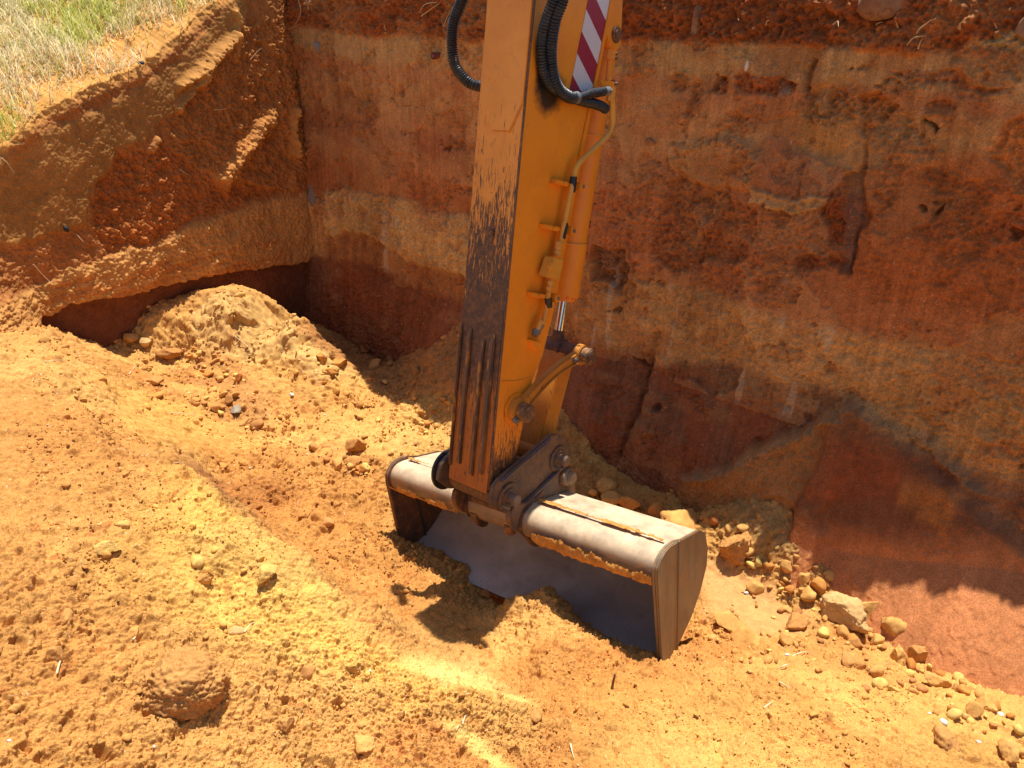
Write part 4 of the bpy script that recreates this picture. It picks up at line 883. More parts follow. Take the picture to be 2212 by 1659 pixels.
# left hand dust ring seen beside the stick
PB().cyl((-.262, LOW[0]-.03, LOW[1]+.03), (-.236, LOW[0]-.03, LOW[1]+.03), .125, 44, .006).cyl((-.270, LOW[0]-.03, LOW[1]+.03), (-.262, LOW[0]-.03, LOW[1]+.03), .098, 40, .003).done('rubber_ring', M['black'], arm)
# ================================================================== bucket
bA = fA_+.030*bY+.026*bN; bA /= np.linalg.norm(bA); bN2 = bN-bA*(bN@bA); bN2 /= np.linalg.norm(bN2); bY2 = -np.cross(bA, bN2)
cen = np.array([.12, 0, 0]); org = fX+fA_*.12-bN*1.0+bY*.33
BM = Matrix.Identity(4)
for i, ax_ in enumerate((bA, bY2, bN2)):
    for j in range(3): BM[j][i] = ax_[j]
    BM[i][3] = org[i]
bucket = None
OY, OZ = -.33, 1.0     # profile numbers are given from the stick foot; shift to the bucket's own origin
def q(p): return (p[0]+OY, p[1]+OZ)
AL, AR = -1.0, 1.0
def path_shell(pts, th, a0, a1, mat, name, inner=None, par=None, seg=1):
    """plate of thickness th following pts (y,z), inner side takes a second material"""
    P_ = [Vector(p) for p in pts]; n = len(P_); O_ = []
    for i in range(n):
        d_ = (P_[min(i+1, n-1)]-P_[max(i-1, 0)]).normalized(); O_.append(P_[i]+Vector((-d_.y, d_.x))*th)
    b = bmesh.new(); G = []
    for a in np.linspace(a0, a1, 9): G.append([[b.verts.new((a, v.x, v.y)) for v in P_], [b.verts.new((a, v.x, v.y)) for v in O_]])
    fi = []
    for k in range(len(G)-1):
        for j in (0, 1):
            for i in range(n-1):
                f = b.faces.new((G[k][j][i], G[k][j][i+1], G[k+1][j][i+1], G[k+1][j][i])); f.smooth = True
                f.material_index = j
        for i in (0, n-1): b.faces.new((G[k][0][i], G[k][1][i], G[k+1][1][i], G[k+1][0][i]))
    for k in (0, -1):
        for i in range(n-1): b.faces.new((G[k][0][i], G[k][0][i+1], G[k][1][i+1], G[k][1][i]))
    bmesh.ops.recalc_face_normals(b, faces=b.faces); me = bpy.data.meshes.new(name); b.to_mesh(me); b.free()
    me.materials.append(mat); me.materials.append(inner or mat); me.set_sharp_from_angle(angle=math.radians(35))
    return link(name, me, None, par)
def spl(pts, n=6):
    P_ = resample([(0, *p) for p in pts], .02); return [(v.y, v.z) for v in P_]
roof = [q((.60, -.405)), q((.287, -.3195))]
lip = [q((.295, -.322)), q((.24, -.312)), q((.195, -.313)), q((.155, -.330)), q((.128, -.362)), q((.118, -.402)), q((.124, -.442)), q((.142, -.470))]
backp = spl([q((.60, -.405)), q((.665, -.47)), q((.70, -.58)), q((.69, -.68)), q((.62, -.80)), q((.50, -.90)), q((.36, -.965)), q((.14, -1.01))])
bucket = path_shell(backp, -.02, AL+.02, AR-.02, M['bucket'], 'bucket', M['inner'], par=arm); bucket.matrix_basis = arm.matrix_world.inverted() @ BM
path_shell([q((.60, -.405)), q((.45, -.364))]+spl(lip), .022, AL+.02, AR-.02, M['bucket'], 'rolled_top_plate', M['bucket'], par=bucket)
endp = [(.60, -.398), (.40, -.345), (.31, -.305), (.24, -.293), (.185, -.296), (.14, -.318), (.108, -.355), (.10, -.41), (.112, -.60), (.125, -.85), (.14, -1.02), (.34, -1.01), (.50, -.93), (.62, -.82), (.70, -.69), (.712, -.58), (.68, -.46)]
for s_ in (1, -1):
    a0, a1 = (AR-.02, AR) if s_ > 0 else (AL, AL+.02)
    e_ = PB().ext([q(p) for p in endp], a0, a1, .004).done('end_plate', M['endp'] if s_ > 0 else M['brown'], bucket)
    fr_ = [(.33, -.312), (.24, -.291), (.185, -.294), (.138, -.316), (.106, -.354), (.098, -.41), (.110, -.60), (.123, -.85), (.138, -1.03), (.30, -1.025)]
    PB().ext([q(p) for p in fr_], a0+.018*s_ if s_ > 0 else a0-.012, a1+.014*s_ if s_ > 0 else a0+.004, .005).done('side_cutter', M['endp'], bucket)
    if s_ < 0: PB().ext([q(p) for p in ((.30, -.36), (.32, -.36), (.36, -.98), (.34, -.98))], a1-.001, a1+.012, .003).done('gusset', M['darkin'], bucket)
wbd = PB(); wbd.tube([(1.015, *q((.332, -.312))), (1.015, *q((.318, -.65))), (1.015, *q((.302, -1.0)))], .006, 8); wbd.done('weld_bead', M['endp'], bucket)
# ears
eo = [(1035, 1240), (1060, 1120), (1115, 1045), (1300, 1000), (1470, 885), (1610, 710), (1710, 550), (1790, 455), (1870, 425), (1945, 500), (1985, 640), (1992, 860), (1985, 1000), (1800, 1200), (1600, 1330), (1525, 1500), (1455, 1625), (1385, 1640), (1310, 1560), (1240, 1460), (1120, 1405), (1060, 1330)]
eo = [LB(zb(*p), .25) for p in eo]; elo = LB(zb(1300, 1255), .25); eup = LB(zb(1850, 640), .25)
for a0, a1 in ((.075, .115), (-.345, -.305)):
    ep = PB(); ep.ext([q(p) for p in eo], a0, a1, .005); eobj = ep.done('bucket_ear', M['brown'] if a0 < 0 else metal_mat('ear_steel', (.13, .085, .06), (.21, .14, .09), (.26, .11, .04), .55, 0, 6), bucket)
    bz = PB(); bz.cyl((a1, *q(elo)), (a1+.014, *q(elo)), .098, 40, .005); bz.cyl((a1, *q(eup)), (a1+.014, *q(eup)), .072, 36, .005); bz.done('ear_boss', M['brown'], bucket)
    if a0 > 0:
        for c_, R_ in ((elo, .042), (eup, .040)):
            pz = PB(); pz.cyl((a1+.01, *q(c_)), (a1+.062, *q(c_)), R_, 36, .007); pz.cyl((a1+.01, *q(c_)), (a1+.03, *q(c_)), R_+.014, 36, .004); pz.done('ear_pin', metal_mat('ear_pin_steel', (.25, .19, .13), (.34, .26, .17), (.30, .13, .05), .45, .2, 9), bucket)
pinr = PB(); pinr.cyl((-.305, *q((elo[0]-.02, elo[1]+.045))), (.075, *q((elo[0]-.02, elo[1]+.045))), .047, 32, .004); pinr.box((-.305, elo[0]-.06+OY, elo[1]-.035+OZ), (.075, elo[0]-.035+OY, elo[1]-.005+OZ), .004)
for a_ in (-.25, .02): pinr.box((a_-.03, elo[0]-.085+OY, elo[1]-.09+OZ), (a_+.03, elo[0]-.03+OY, elo[1]-.02+OZ), .006)
pinr.done('cross_bar', M['brown'], bucket)
pu = PB(); pu.cyl((-.305, *q(eup)), (.075, *q(eup)), .035, 28, .003); pu.done('upper_pin', M['pin'], bucket)
# soil stuck on the lip and along its seam
def crust(a0, a1, ring, wmin, wmax, seed, thick, name, drop=.5):
    n = int((a1-a0)/.0045); mv = len(ring); R_ = [Vector(p) for p in ring]; P_ = np.zeros((n, mv, 3))
    av = np.linspace(a0, a1, n)
    A_, U_ = np.meshgrid(av, np.linspace(0, 1, mv), indexing='ij')
    env = sm(A_, a0, a0+.03)*(1-sm(A_, a1-.02, a1))
    wid = wmin+(wmax-wmin)*(.5+.5*fbm(A_*6, A_*0+seed, 4, seed))+.12*fbm(A_*24, A_*0+seed, 4, seed+1)
    h_ = np.clip(1-((U_-drop)/np.maximum(wid, .05))**2, 0, 1)**.5*thick*(.7+.6*fbm(A_*14, U_*2, 3, seed+2)+.5*fbm(A_*60, U_*9, 3, seed+4))*env-.004
    C_ = np.array([[p.x, p.y] for p in R_]); T_ = np.gradient(C_, axis=0); T_ /= np.linalg.norm(T_, axis=1)[:, None]; Nn = np.stack([-T_[:, 1], T_[:, 0]], 1)
    P_[..., 0] = A_; P_[..., 1] = C_[None, :, 0]+Nn[None, :, 0]*h_; P_[..., 2] = C_[None, :, 1]+Nn[None, :, 1]*h_
    cc_ = np.ones(A_.shape+(3,))*C(214, 146, 78); cc_ *= (1+.3*fbm(A_*40, U_*8, 3, seed+6))[..., None]
    me = grid_mesh(name, P_[..., 0], P_[..., 1], P_[..., 2], cc_, M['clod'])
    b = bmesh.new(); b.from_mesh(me); b.verts.ensure_lookup_table(); hh = h_.ravel()
    bmesh.ops.delete(b, geom=[v for v in b.verts if hh[v.index] < -.0035], context='VERTS'); b.to_mesh(me); b.free()
    return link(name, me, None, bucket)
ring = spl([q((.150, -.305)), q((.112, -.342)), q((.094, -.40)), q((.102, -.455)), q((.135, -.49))]); ring = [ (p[0], p[1]) for p in ring][::-1]
ring = [(y, z) for y, z in ring]
crust(.20, .985, [(v.y, v.z) for v in resample([(0, *p) for p in ring], .005)], .06, .34, 3, .020, 'dirt_crust', .30)
crust(-.985, -.36, [(v.y, v.z) for v in resample([(0, *p) for p in ring], .006)], .0, .22, 13, .014, 'dirt_crust', .32)
seam = [q((.262, -.2925)), q((.28, -.2965)), q((.30, -.3025)), q((.32, -.3075))]; seam = [(v.y, v.z) for v in resample([(0, *p) for p in seam[::-1]], .006)]
crust(.13, .96, seam, .05, .62, 23, .014, 'dirt_crust', .5); crust(-.96, -.50, seam, .0, .5, 33, .014, 'dirt_crust', .5)
# ================================================================== rocks, clods, crumbs
def ico(sub):
    b = bmesh.new(); bmesh.ops.create_icosphere(b, subdivisions=sub, radius=1.); v = np.array([x.co[:] for x in b.verts]); f = np.array([[q_.index for q_ in x.verts] for x in b.faces]); b.free(); return v, f
ICO = {k: ico(k) for k in (1, 2, 3, 4, 5, 6)}
def n3(v, seed, o=3, sc=1.):
    s_ = seed*3.17
    return (fbm(v[:, 0]*sc+s_, v[:, 1]*sc+v[:, 2]*.7*sc, o, seed)+fbm(v[:, 1]*sc-s_, v[:, 2]*sc+v[:, 0]*.6*sc, o, seed+3)+fbm(v[:, 2]*sc+s_, v[:, 0]*sc-v[:, 1]*.5*sc, o, seed+6))/1.8
def rock_shape(seed, sub, cuts=5, lump=.22, fine=.05):
    v, f = ICO[sub]; v = v.copy(); r_ = np.random.default_rng(seed)
    v *= (1+lump*n3(v, seed, 2, 1.2))[:, None]
    for _ in range(cuts):
        n_ = r_.normal(size=3); n_ /= np.linalg.norm(n_); d_ = r_.uniform(.38, .80); q_ = v@n_-d_; v -= np.where(q_ > 0, q_*.96, 0)[:, None]*n_
    v *= (1+fine*n3(v, seed+50, 4, 5.)+fine*1.3*np.abs(n3(v, seed+70, 3, 8.))+fine*.9*np.abs(n3(v, seed+90, 3, 17.)))[:, None]
    return v, f
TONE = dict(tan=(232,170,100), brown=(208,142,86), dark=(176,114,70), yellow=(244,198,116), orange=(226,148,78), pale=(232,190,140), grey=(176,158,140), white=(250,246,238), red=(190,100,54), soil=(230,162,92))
def rock(name, px, py, wpx, asp, tone, label, cat, group=None, seed=1, sub=4, cuts=5, sink=.3, rot=0, wall=False, lump=.2, fine=.06, flat=.8):
    p = hit(px, py+wpx*.18*asp); dist = float((p-CAM)@np.array([0, CP, -SP])); r_ = .5*wpx*dist/FPX
    v, f = rock_shape(seed, sub, cuts, lump, fine)
    v = v*np.array([1, flat, asp])*r_; c_, s_ = math.cos(rot), math.sin(rot); v = v@np.array([[c_, s_, 0], [-s_, c_, 0], [0, 0, 1]])
    zz_ = v[:, 2]; tc_ = np.array(TONE[tone])*.62+np.array((230,164,92))*.38 if tone not in ('white', 'grey') else np.array(TONE[tone])
    colr = C(*tc_)*(1+.22*n3(v/r_, seed+7, 4, 2.5)+.12*n3(v/r_, seed+17, 3, 11))[:, None]
    me = tri_mesh(name, v, f, M['clod'] if tone != 'white' else M['chip'], colr)
    o = link(name, me); o.location = (p[0], p[1], hz(p[0], p[1])+r_*asp*(1-2*sink)*.9); return tag(o, label, cat, group)
mm, t_, b_ = newmat('white_chip', .6, .3); b_.inputs['Base Color'].default_value = (.62, .59, .53, 1); M['chip'] = mm
ROCKS = [
 (770,964,60,.85,'brown','angular brown rock topping the small pile left of the bucket',4,7,.1),
 (731,1004,34,.95,'tan','tan rock at the lower left foot of the pile left of the bucket',3,6,.2),
 (768,1000,44,.5,'brown','flattened rock wedged under the pile left of the bucket',3,4,.2),
 (782,1015,30,.75,'orange','orange rock lying lowest in the pile beside the bucket corner',3,4,.2),
 (702,980,44,.8,'soil','cracked clod on the left shoulder of the pile left of the bucket',3,7,.3),
 (678,966,26,.8,'brown','small clod just outside the pile left of the bucket',3,5,.3),
 (335,822,40,.8,'brown','lone brown rock on the sunlit slope below the slumped mound',4,7,.15),
 (507,884,34,.6,'grey','smooth grey stone at the foot of the dark rubble',3,3,.3),
 (557,918,32,.8,'dark','dark clod at the lowest tip of the dark rubble',3,6,.2),
 (530,908,32,.5,'brown','flat brown clod beside the lowest tip of the dark rubble',3,6,.3),
 (466,878,26,.8,'brown','brown clod left of the smooth grey stone',3,5,.2),
 (420,868,34,.6,'tan','tan clod at the left side of the dark rubble',3,6,.3),
 (497,868,24,.8,'dark','small dark clod just above the smooth grey stone',3,5,.2),
 (516,816,22,1.1,'red','upright reddish clod in the middle of the dark rubble',3,6,.2),
 (451,806,26,.7,'orange','orange clod at the top of the dark rubble',3,6,.2),
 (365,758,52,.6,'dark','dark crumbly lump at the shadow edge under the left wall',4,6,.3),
 (284,731,40,.7,'tan','tan boulder in the shade under the left wall',3,6,.2),
 (316,745,36,.8,'pale','pale clod at the shadow edge under the left wall',3,7,.2),
 (692,773,28,.9,'orange','upper left one of the three orange clods at the shadow edge',3,6,.2),
 (733,783,42,.7,'orange','largest of the three orange clods at the shadow edge',3,6,.2),
 (712,800,36,.6,'orange','lowest of the three orange clods at the shadow edge',3,6,.3),
 (860,757,50,.8,'brown','rounded brown rock shaded by the heap behind the arm',4,4,.2),
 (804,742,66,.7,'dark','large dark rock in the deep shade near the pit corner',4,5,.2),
 (808,786,40,.6,'tan','half sunlit rock at the edge of the corner shade',3,5,.3),
 (266,1134,44,.75,'yellow','upper one of the two yellow clods on the left heap',4,5,.25),
 (238,1182,56,.65,'yellow','lower and larger of the two yellow clods on the left heap',4,5,.25),
 (574,1242,64,.62,'yellow','smooth yellow clod near the crest of the left heap',4,4,.3),
 (424,1212,44,.8,'yellow','split yellow clod in the middle of the left heap',3,7,.3),
 (441,1246,56,.75,'soil','reddish crumbly clod right below the split yellow clod',4,6,.4),
 (708,1130,38,.6,'brown','brown clod on the flat floor between heap and bucket',3,6,.3),
 (395,1468,170,.80,'brown','big brown boulder half buried in the foreground heap',6,0,.40),
 (140,1330,46,.8,'brown','brown knob sticking out of the lower left slope',4,4,.3),
 (122,1412,54,.7,'brown','overhanging brown clod low on the left edge slope',4,5,.3),
 (290,1368,54,.5,'soil','flat clod uphill of the big foreground boulder',3,5,.4),
 (27,1528,28,.8,'tan','small round clod in the lower left corner',3,3,.3),
 (512,1360,34,.8,'pale','pale round clod right and uphill of the big foreground boulder',3,3,.4),
 (660,1448,36,.7,'brown','small brown clod on the bare slope right of the boulder',3,5,.3),
 (782,1602,66,.6,'tan','knobbly tan clod near the bottom edge of the picture',4,7,.35),
 (619,1566,52,.8,'brown','rough brown clod with a deep shadow below the boulder',4,8,.3),
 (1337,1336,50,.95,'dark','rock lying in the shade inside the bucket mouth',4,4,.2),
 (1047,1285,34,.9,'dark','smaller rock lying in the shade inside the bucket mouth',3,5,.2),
 (1154,1540,40,.8,'brown','brown clod near the bottom below the bucket mouth',3,7,.3),
 (1583,1180,100,.85,'brown','big crumbly brown clod beside the right end of the bucket',5,9,.25),
 (1544,1130,26,.9,'red','small red stone right behind the bucket corner',3,4,.2),
 (1700,1228,30,1.,'tan','upright tan stone above the cluster of rounded stones',3,3,.2),
 (1737,1248,34,1.,'tan','left one of the two stones leaning on the smooth pit foot',3,3,.2),
 (1763,1264,40,1.1,'orange','right one of the two stones leaning on the smooth pit foot',3,3,.2),
 (1744,1280,40,.8,'tan','striped tan stone directly below the two leaning stones',3,3,.25),
 (1632,1270,42,.7,'tan','broad tan stone at the left of the cluster of rounded stones',3,4,.25),
 (1822,1328,118,.68,'pale','largest pale boulder at the foot of the back wall',5,6,.25),
 (1870,1318,92,.8,'tan','tan boulder pressed behind the largest pale boulder',4,5,.3),
 (1936,1358,76,.95,'tan','cracked tan boulder right of the largest pale boulder',4,7,.22),
 (1986,1372,36,1.,'brown','split off brown slab right of the cracked boulder',3,6,.2),
 (1934,1416,46,1.,'tan','tan block below the cracked boulder, left of its pair',3,6,.2),
 (1979,1414,46,1.2,'brown','brown block below the cracked boulder, right of its pair',3,5,.2),
 (1893,1380,36,.9,'tan','tan stone between pale boulder and cracked boulder',3,4,.2),
 (1846,1386,42,.8,'brown','brown rock just below the largest pale boulder',3,6,.2),
 (1713,1348,52,.9,'brown','angular brown rock on the scraped smooth floor',4,7,.2),
 (1697,1376,42,.85,'tan','tan rock below the angular one on the scraped floor',3,5,.25),
 (1578,1338,84,.5,'tan','long flat rock right of the bucket corner',4,5,.35),
 (1610,1370,86,.5,'soil','sandy slab below the long flat rock by the bucket',4,5,.4),
 (2024,1472,56,.75,'tan','tan rock starting the line of stones to the right edge',3,5,.2),
 (2103,1534,44,.8,'tan','smooth tan rock at the low end of the stone line',3,4,.2),
 (2080,1490,38,.8,'orange','orange rock in the middle of the stone line',3,5,.2),
 (2132,1524,48,.75,'soil','crumbly rock just right of the low end of the stone line',3,7,.25),
 (2046,1588,66,.55,'brown','long brown rock near the lower right corner',4,6,.3),
 (2178,1612,64,.7,'tan','tan rock in the lower right corner',4,5,.3),
 (2168,1458,56,.7,'orange','orange brown rock near the right edge above the stone line',3,6,.25),
 (2116,1424,50,.9,'brown','pointed brown rock right of the gravel patch',3,7,.25),
 (2076,1408,66,.6,'tan','broad tan rock at the edge of the smooth pit foot',4,6,.3),
 (1842,1430,66,.5,'brown','low brown clod between scraped floor and stone blocks',4,6,.35),
 (1893,1448,38,.8,'tan','tan clod left below the tan block',3,5,.25),
 (1312,1058,54,.75,'tan','highest rock of the row behind the bucket roof',4,5,.0),
 (1278,1068,28,.9,'tan','small rock at the left start of the row behind the bucket roof',3,4,.0),
 (1328,1082,58,.5,'tan','long tan clod second in the row behind the bucket roof',3,5,.0),
 (1362,1092,46,.8,'orange','orange clod in the middle of the row behind the bucket roof',3,5,.0),
 (1418,1106,40,.9,'orange','pointed clod beside the big one behind the bucket roof',3,6,.0),
 (1470,1128,108,.55,'tan','biggest tan clod of the row behind the bucket roof',4,4,.05),
]
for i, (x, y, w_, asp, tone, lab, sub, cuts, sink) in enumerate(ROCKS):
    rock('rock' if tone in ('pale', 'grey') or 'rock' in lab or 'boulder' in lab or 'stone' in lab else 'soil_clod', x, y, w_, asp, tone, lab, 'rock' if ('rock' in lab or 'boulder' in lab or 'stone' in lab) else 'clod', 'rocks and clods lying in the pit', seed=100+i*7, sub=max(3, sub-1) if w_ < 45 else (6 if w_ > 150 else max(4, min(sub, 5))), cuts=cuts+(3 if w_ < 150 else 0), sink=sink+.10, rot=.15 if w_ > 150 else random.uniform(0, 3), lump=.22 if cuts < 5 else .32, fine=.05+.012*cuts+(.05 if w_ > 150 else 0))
CHIPS = [(1700,1416,16,'white chip on the stones below the scraped floor'), (1612,1280,18,'white chip beside the broad tan stone by the bucket'), (2040,1560,28,'largest white chip, near the lower right corner'), (2162,1544,18,'white chip close to the right edge'), (2006,1541,11,'tiny white chip above the largest one'), (2113,1604,15,'white chip between the two rocks in the lower right corner'),
 (630,854,16,'white shell like chip in the middle of the sunlit floor'), (341,856,12,'white chip below the lone brown rock'), (701,896,8,'round white pebble on the floor left of the arm'), (20,1600,14,'slim white chip at the lower left edge'), (26,1510,13,'white chip above the small clod in the lower left corner'), (334,1612,11,'white chip near the bottom below the big boulder'), (800,1451,11,'white chip on the crest below the bucket shadow'), (1545,1580,9,'white chip in the bare soil at the bottom')]
for i, (x, y, w_, lab) in enumerate(CHIPS): rock('white_chip', x, y, w_*.8, .5, 'white', lab, 'chip', 'white chips scattered on the soil', seed=900+i, sub=2, cuts=7, sink=.25, rot=i)
# loose clods, individually, in the zones where the photo has rubble
zones = [((1560,1120),(1800,1240),(1990,1400),(2212,1560),(2212,1640),(1950,1520),(1750,1420),(1640,1330),(1600,1250)), ((370,740),(460,760),(640,930),(560,940),(440,880)), ((640,740),(980,880),(960,990),(800,930),(700,850)), ((660,950),(820,990),(800,1040),(680,1000)), ((1560,1290),(1700,1390),(1900,1500),(1700,1480),(1520,1420))]
def in_poly(x, y, P_):
    r_ = False; n = len(P_)
    for i in range(n):
        (x0, y0), (x1, y1) = P_[i], P_[(i+1) % n]
        if (y0 > y) != (y1 > y) and x < (x1-x0)*(y-y0)/(y1-y0)+x0: r_ = not r_
    return r_
protos = []
for k in range(10):
    v, f = rock_shape(500+k, 2, 5, .25, .10); v = v*np.array([1, .85, .7]); tn = ('tan', 'brown', 'orange', 'soil', 'yellow')[k % 5]
    colr = C(*TONE[tn])*(1+.25*n3(v, 600+k, 3, 2.5))[:, None]; protos.append(tri_mesh('loose_clod', v, f, M['clod'], colr))
anch = [(x, y, lab) for x, y, w_, asp, tone, lab, *_ in ROCKS if len(lab.split()) <= 9]
used_lab = set(ROCK[5] for ROCK in ROCKS)
def clod_label(x, y, r_px, tone):
    size = 'tiny' if r_px < 5.5 else 'small' if r_px < 9 else 'mid sized'
    for ax_, ay_, al_ in sorted(anch, key=lambda q_: (q_[0]-x)**2+(q_[1]-y)**2)[:14]:
        dx, dy = x-ax_, y-ay_; an = math.degrees(math.atan2(-dy, dx)) % 360
        dr = ('right of', 'up and right of', 'above', 'up and left of', 'left of', 'down and left of', 'below', 'down and right of')[int((an+22.5)//45) % 8]
        far = math.hypot(dx, dy); nr = 'just ' if far < 45 else '' if far < 95 else 'well '
        l_ = '%s %s clod %s%s the %s' % (size, tone, nr, dr, al_)
        if l_ not in used_lab and len(l_.split()) <= 16: used_lab.add(l_); return l_
    return None
grp = ['loose clods along the foot of the back wall', 'loose clods in the dark rubble', 'loose clods on the floor left of the arm', 'loose clods around the small rock pile', 'loose clods right of the bucket corner']
for zi, (zp, nn, (lo, hi)) in enumerate(zip(zones, (160, 60, 50, 14, 26), ((9, 34), (8, 20), (7, 16), (10, 20), (9, 20)))):
    xs = [p[0] for p in zp]; ys = [p[1] for p in zp]; k = 0; tries = 0
    while k < nn and tries < 3000:
        tries += 1; x, y = random.uniform(min(xs), max(xs)), random.uniform(min(ys), max(ys))
        if not in_poly(x, y, zp): continue
        rp_ = .5*(lo+(hi-lo)*random.random()**2.2); pi = random.randrange(10); lab = clod_label(x, y, rp_, ('tan', 'brown', 'orange', 'tan', 'yellowish')[pi % 5])
        if lab is None: continue
        k += 1; p = hit(x, y); r_ = rp_*float((p-CAM)@np.array([0, CP, -SP]))/FPX
        o = bpy.data.objects.new('loose_clod', protos[pi]); COL.objects.link(o)
        o.scale = (r_*random.uniform(.8, 1.25), r_*random.uniform(.8, 1.2), r_*random.uniform(.8, 1.1)); o.rotation_euler = (random.uniform(-.5, .5), random.uniform(-.5, .5), random.uniform(0, 6.3))
        o.location = (p[0], p[1], hz(p[0], p[1])+r_*.35); tag(o, lab, 'clod', grp[zi])
# crumbs: uncountable, one mesh
def crumbs(n, sub, lo, hi, power, dens=None, seed=0):
    r_ = np.random.default_rng(seed); shapes = [rock_shape(700+k, sub, 4, .3, .1) for k in range(8)]
    u = r_.uniform(-.63, .62, n*3); lr = r_.uniform(math.log(1.0), math.log(8.0), n*3)
    x = np.exp(lr)*np.sin(u); y = np.exp(lr)*np.cos(u)
    zn = fbm(x*1.7, y*1.7, 3, 91)+.8*fbm(x*5, y*5, 3, 95)
    ii = np.clip(np.searchsorted(PHI, u), 0, len(PHI)-1); jj = np.clip(np.searchsorted(RHO, np.exp(lr)), 0, len(RHO)-1)
    keep = (r_.random(n*3) < np.clip(.35+.8*zn, .05, 1)*(1-.93*smooth[ii, jj])); idx = np.where(keep)[0][:n]
    V_, F_, Cc = [], [], []; off_ = 0; d_ = np.exp(lr[idx]); rad = (lo+(hi-lo)*r_.random(len(idx))**power)*d_/778/2*1.15
    zz_ = GZ[ii[idx], jj[idx]]; cg = GC[ii[idx], jj[idx]]
    for k in range(8):
        m_ = np.where(np.arange(len(idx)) % 8 == k)[0]; v, f = shapes[k]; a = r_.uniform(0, 6.28, len(m_)); ca, sa = np.cos(a), np.sin(a)
        sc_ = rad[m_]; asp = r_.uniform(.55, .95, len(m_)); st = r_.uniform(.75, 1.3, len(m_))
        vx = v[None, :, 0]*st[:, None]; vy = v[None, :, 1]; vz = v[None, :, 2]*asp[:, None]
        X_ = (vx*ca[:, None]-vy*sa[:, None])*sc_[:, None]+x[idx][m_][:, None]; Y_ = (vx*sa[:, None]+vy*ca[:, None])*sc_[:, None]+y[idx][m_][:, None]; Z_ = vz*sc_[:, None]+(zz_[m_]+sc_*.30)[:, None]
        V_.append(np.stack([X_, Y_, Z_], -1).reshape(-1, 3)); F_.append((f[None]+(np.arange(len(m_))*len(v))[:, None, None]+off_).reshape(-1, 3)); off_ += len(m_)*len(v)
        cc_ = cg[m_]*(r_.uniform(.82, 1.16, len(m_)))[:, None]; Cc.append(np.repeat(cc_, len(v), 0))
    return np.vstack(V_), np.vstack(F_), np.vstack(Cc)
v, f, c = crumbs(36000, 1, 1.3, 3.6, 2.6, seed=1); v2_, f2_, c2_ = crumbs(2200, 2, 3.6, 9., 3.5, seed=2)
me = tri_mesh('soil_crumbs', np.vstack([v, v2_]), np.vstack([f, f2_+len(v)]), M['clod'], np.vstack([c, c2_]))
tag(link('soil_crumbs', me), 'loose crumbs of orange soil covering the heaps and floor', 'soil crumbs', kind='stuff')
# ================================================================== grass on the bank
def grass(n, seed):
    r_ = np.random.default_rng(seed); s_ = r_.uniform(-.6, 4.6, n*3); bk_ = r_.uniform(-.02, 1, n*3)**1.3*4.2
    den = (.25+.75*sm(bk_, .0, .5))*sm(fbm(s_*1.6, bk_*1.6, 3, 801)+.35+.28*bk_, -.05, .5)*(1-.45*sm(s_, 2.0, 3.2)*(bk_ < 1.0))+.05
    k_ = np.where(r_.random(n*3) < den)[0][:n]; s_ = s_[k_]; bk_ = bk_[k_]; n = len(k_)
    i = np.clip(np.searchsorted(s2, s_), 0, len(s2)-1); j = np.clip(np.searchsorted(tt, 1+bk_/6.5), 0, len(tt)-1)
    base = np.stack([PL[i, j, 0], PL[i, j, 1], ZL[i, j]-.005], 1)
    tuft = fbm(s_*3.5, bk_*3.5, 3, 811); L_ = (.04+.15*r_.random(n)**1.5)*(1+.9*np.clip(tuft, -.5, 1)); L_ *= np.where(r_.random(n) < .06, 1.8, 1)
    yaw = r_.uniform(0, 6.28, n); lean_ = r_.uniform(.2, 1.5, n); d_ = np.stack([np.cos(yaw), np.sin(yaw)], 1); wv = np.stack([-np.sin(yaw), np.cos(yaw)], 1)
    green = np.clip(sm(fbm(s_*1.3+5, bk_*1.3, 3, 821)+.25*tuft, -.15, .3)*.75+.12, 0, 1); g_ = r_.random(n) < green
    cg = np.array([.50, .54, .14]); cs = np.array([.88, .76, .48]); cc_ = np.where(g_[:, None], cg[None]*r_.uniform(.7, 1.35, n)[:, None]+r_.uniform(0, .12, n)[:, None]*np.array([1, .8, .1]), cs[None]*r_.uniform(.6, 1.25, n)[:, None])
    rows = []
    for t_ in (0, .4, .75, 1):
        h_ = L_*t_*np.cos(lean_*t_*.9); o_ = L_*t_*np.sin(lean_*t_*.9); w_ = .0046*(1-t_*.85)
        c_ = base+np.stack([d_[:, 0]*o_, d_[:, 1]*o_, h_], 1)
        rows.append(c_-np.c_[wv*w_, np.zeros(n)]); rows.append(c_+np.c_[wv*w_, np.zeros(n)])
    V_ = np.stack(rows, 1).reshape(-1, 3); q_ = np.array([[0, 1, 3, 2], [2, 3, 5, 4], [4, 5, 7, 6]]); F_ = (q_[None]+(np.arange(n)*8)[:, None, None]).reshape(-1, 4)
    return V_, F_, np.repeat(cc_, 8, 0)
mgs, t, b = newmat('grass_blades', .6, .25); at = N(t, 'ShaderNodeVertexColor', _layer_name='Col'); t.links.new(at.outputs[0], b.inputs['Base Color'])
tr = t.nodes.new('ShaderNodeBsdfTranslucent'); t.links.new(at.outputs[0], tr.inputs[0]); ms_ = t.nodes.new('ShaderNodeMixShader'); ms_.inputs[0].default_value = .35
t.links.new(b.outputs[0], ms_.inputs[1]); t.links.new(tr.outputs[0], ms_.inputs[2]); t.links.new(ms_.outputs[0], t.nodes['Material Output'].inputs[0])
V_, F_, C_ = grass(60000, 5)
tag(link('grass', tri_mesh('grass', V_, F_, mgs, C_)), 'patchy green and straw coloured grass growing on the bank above the pit', 'grass', kind='stuff')
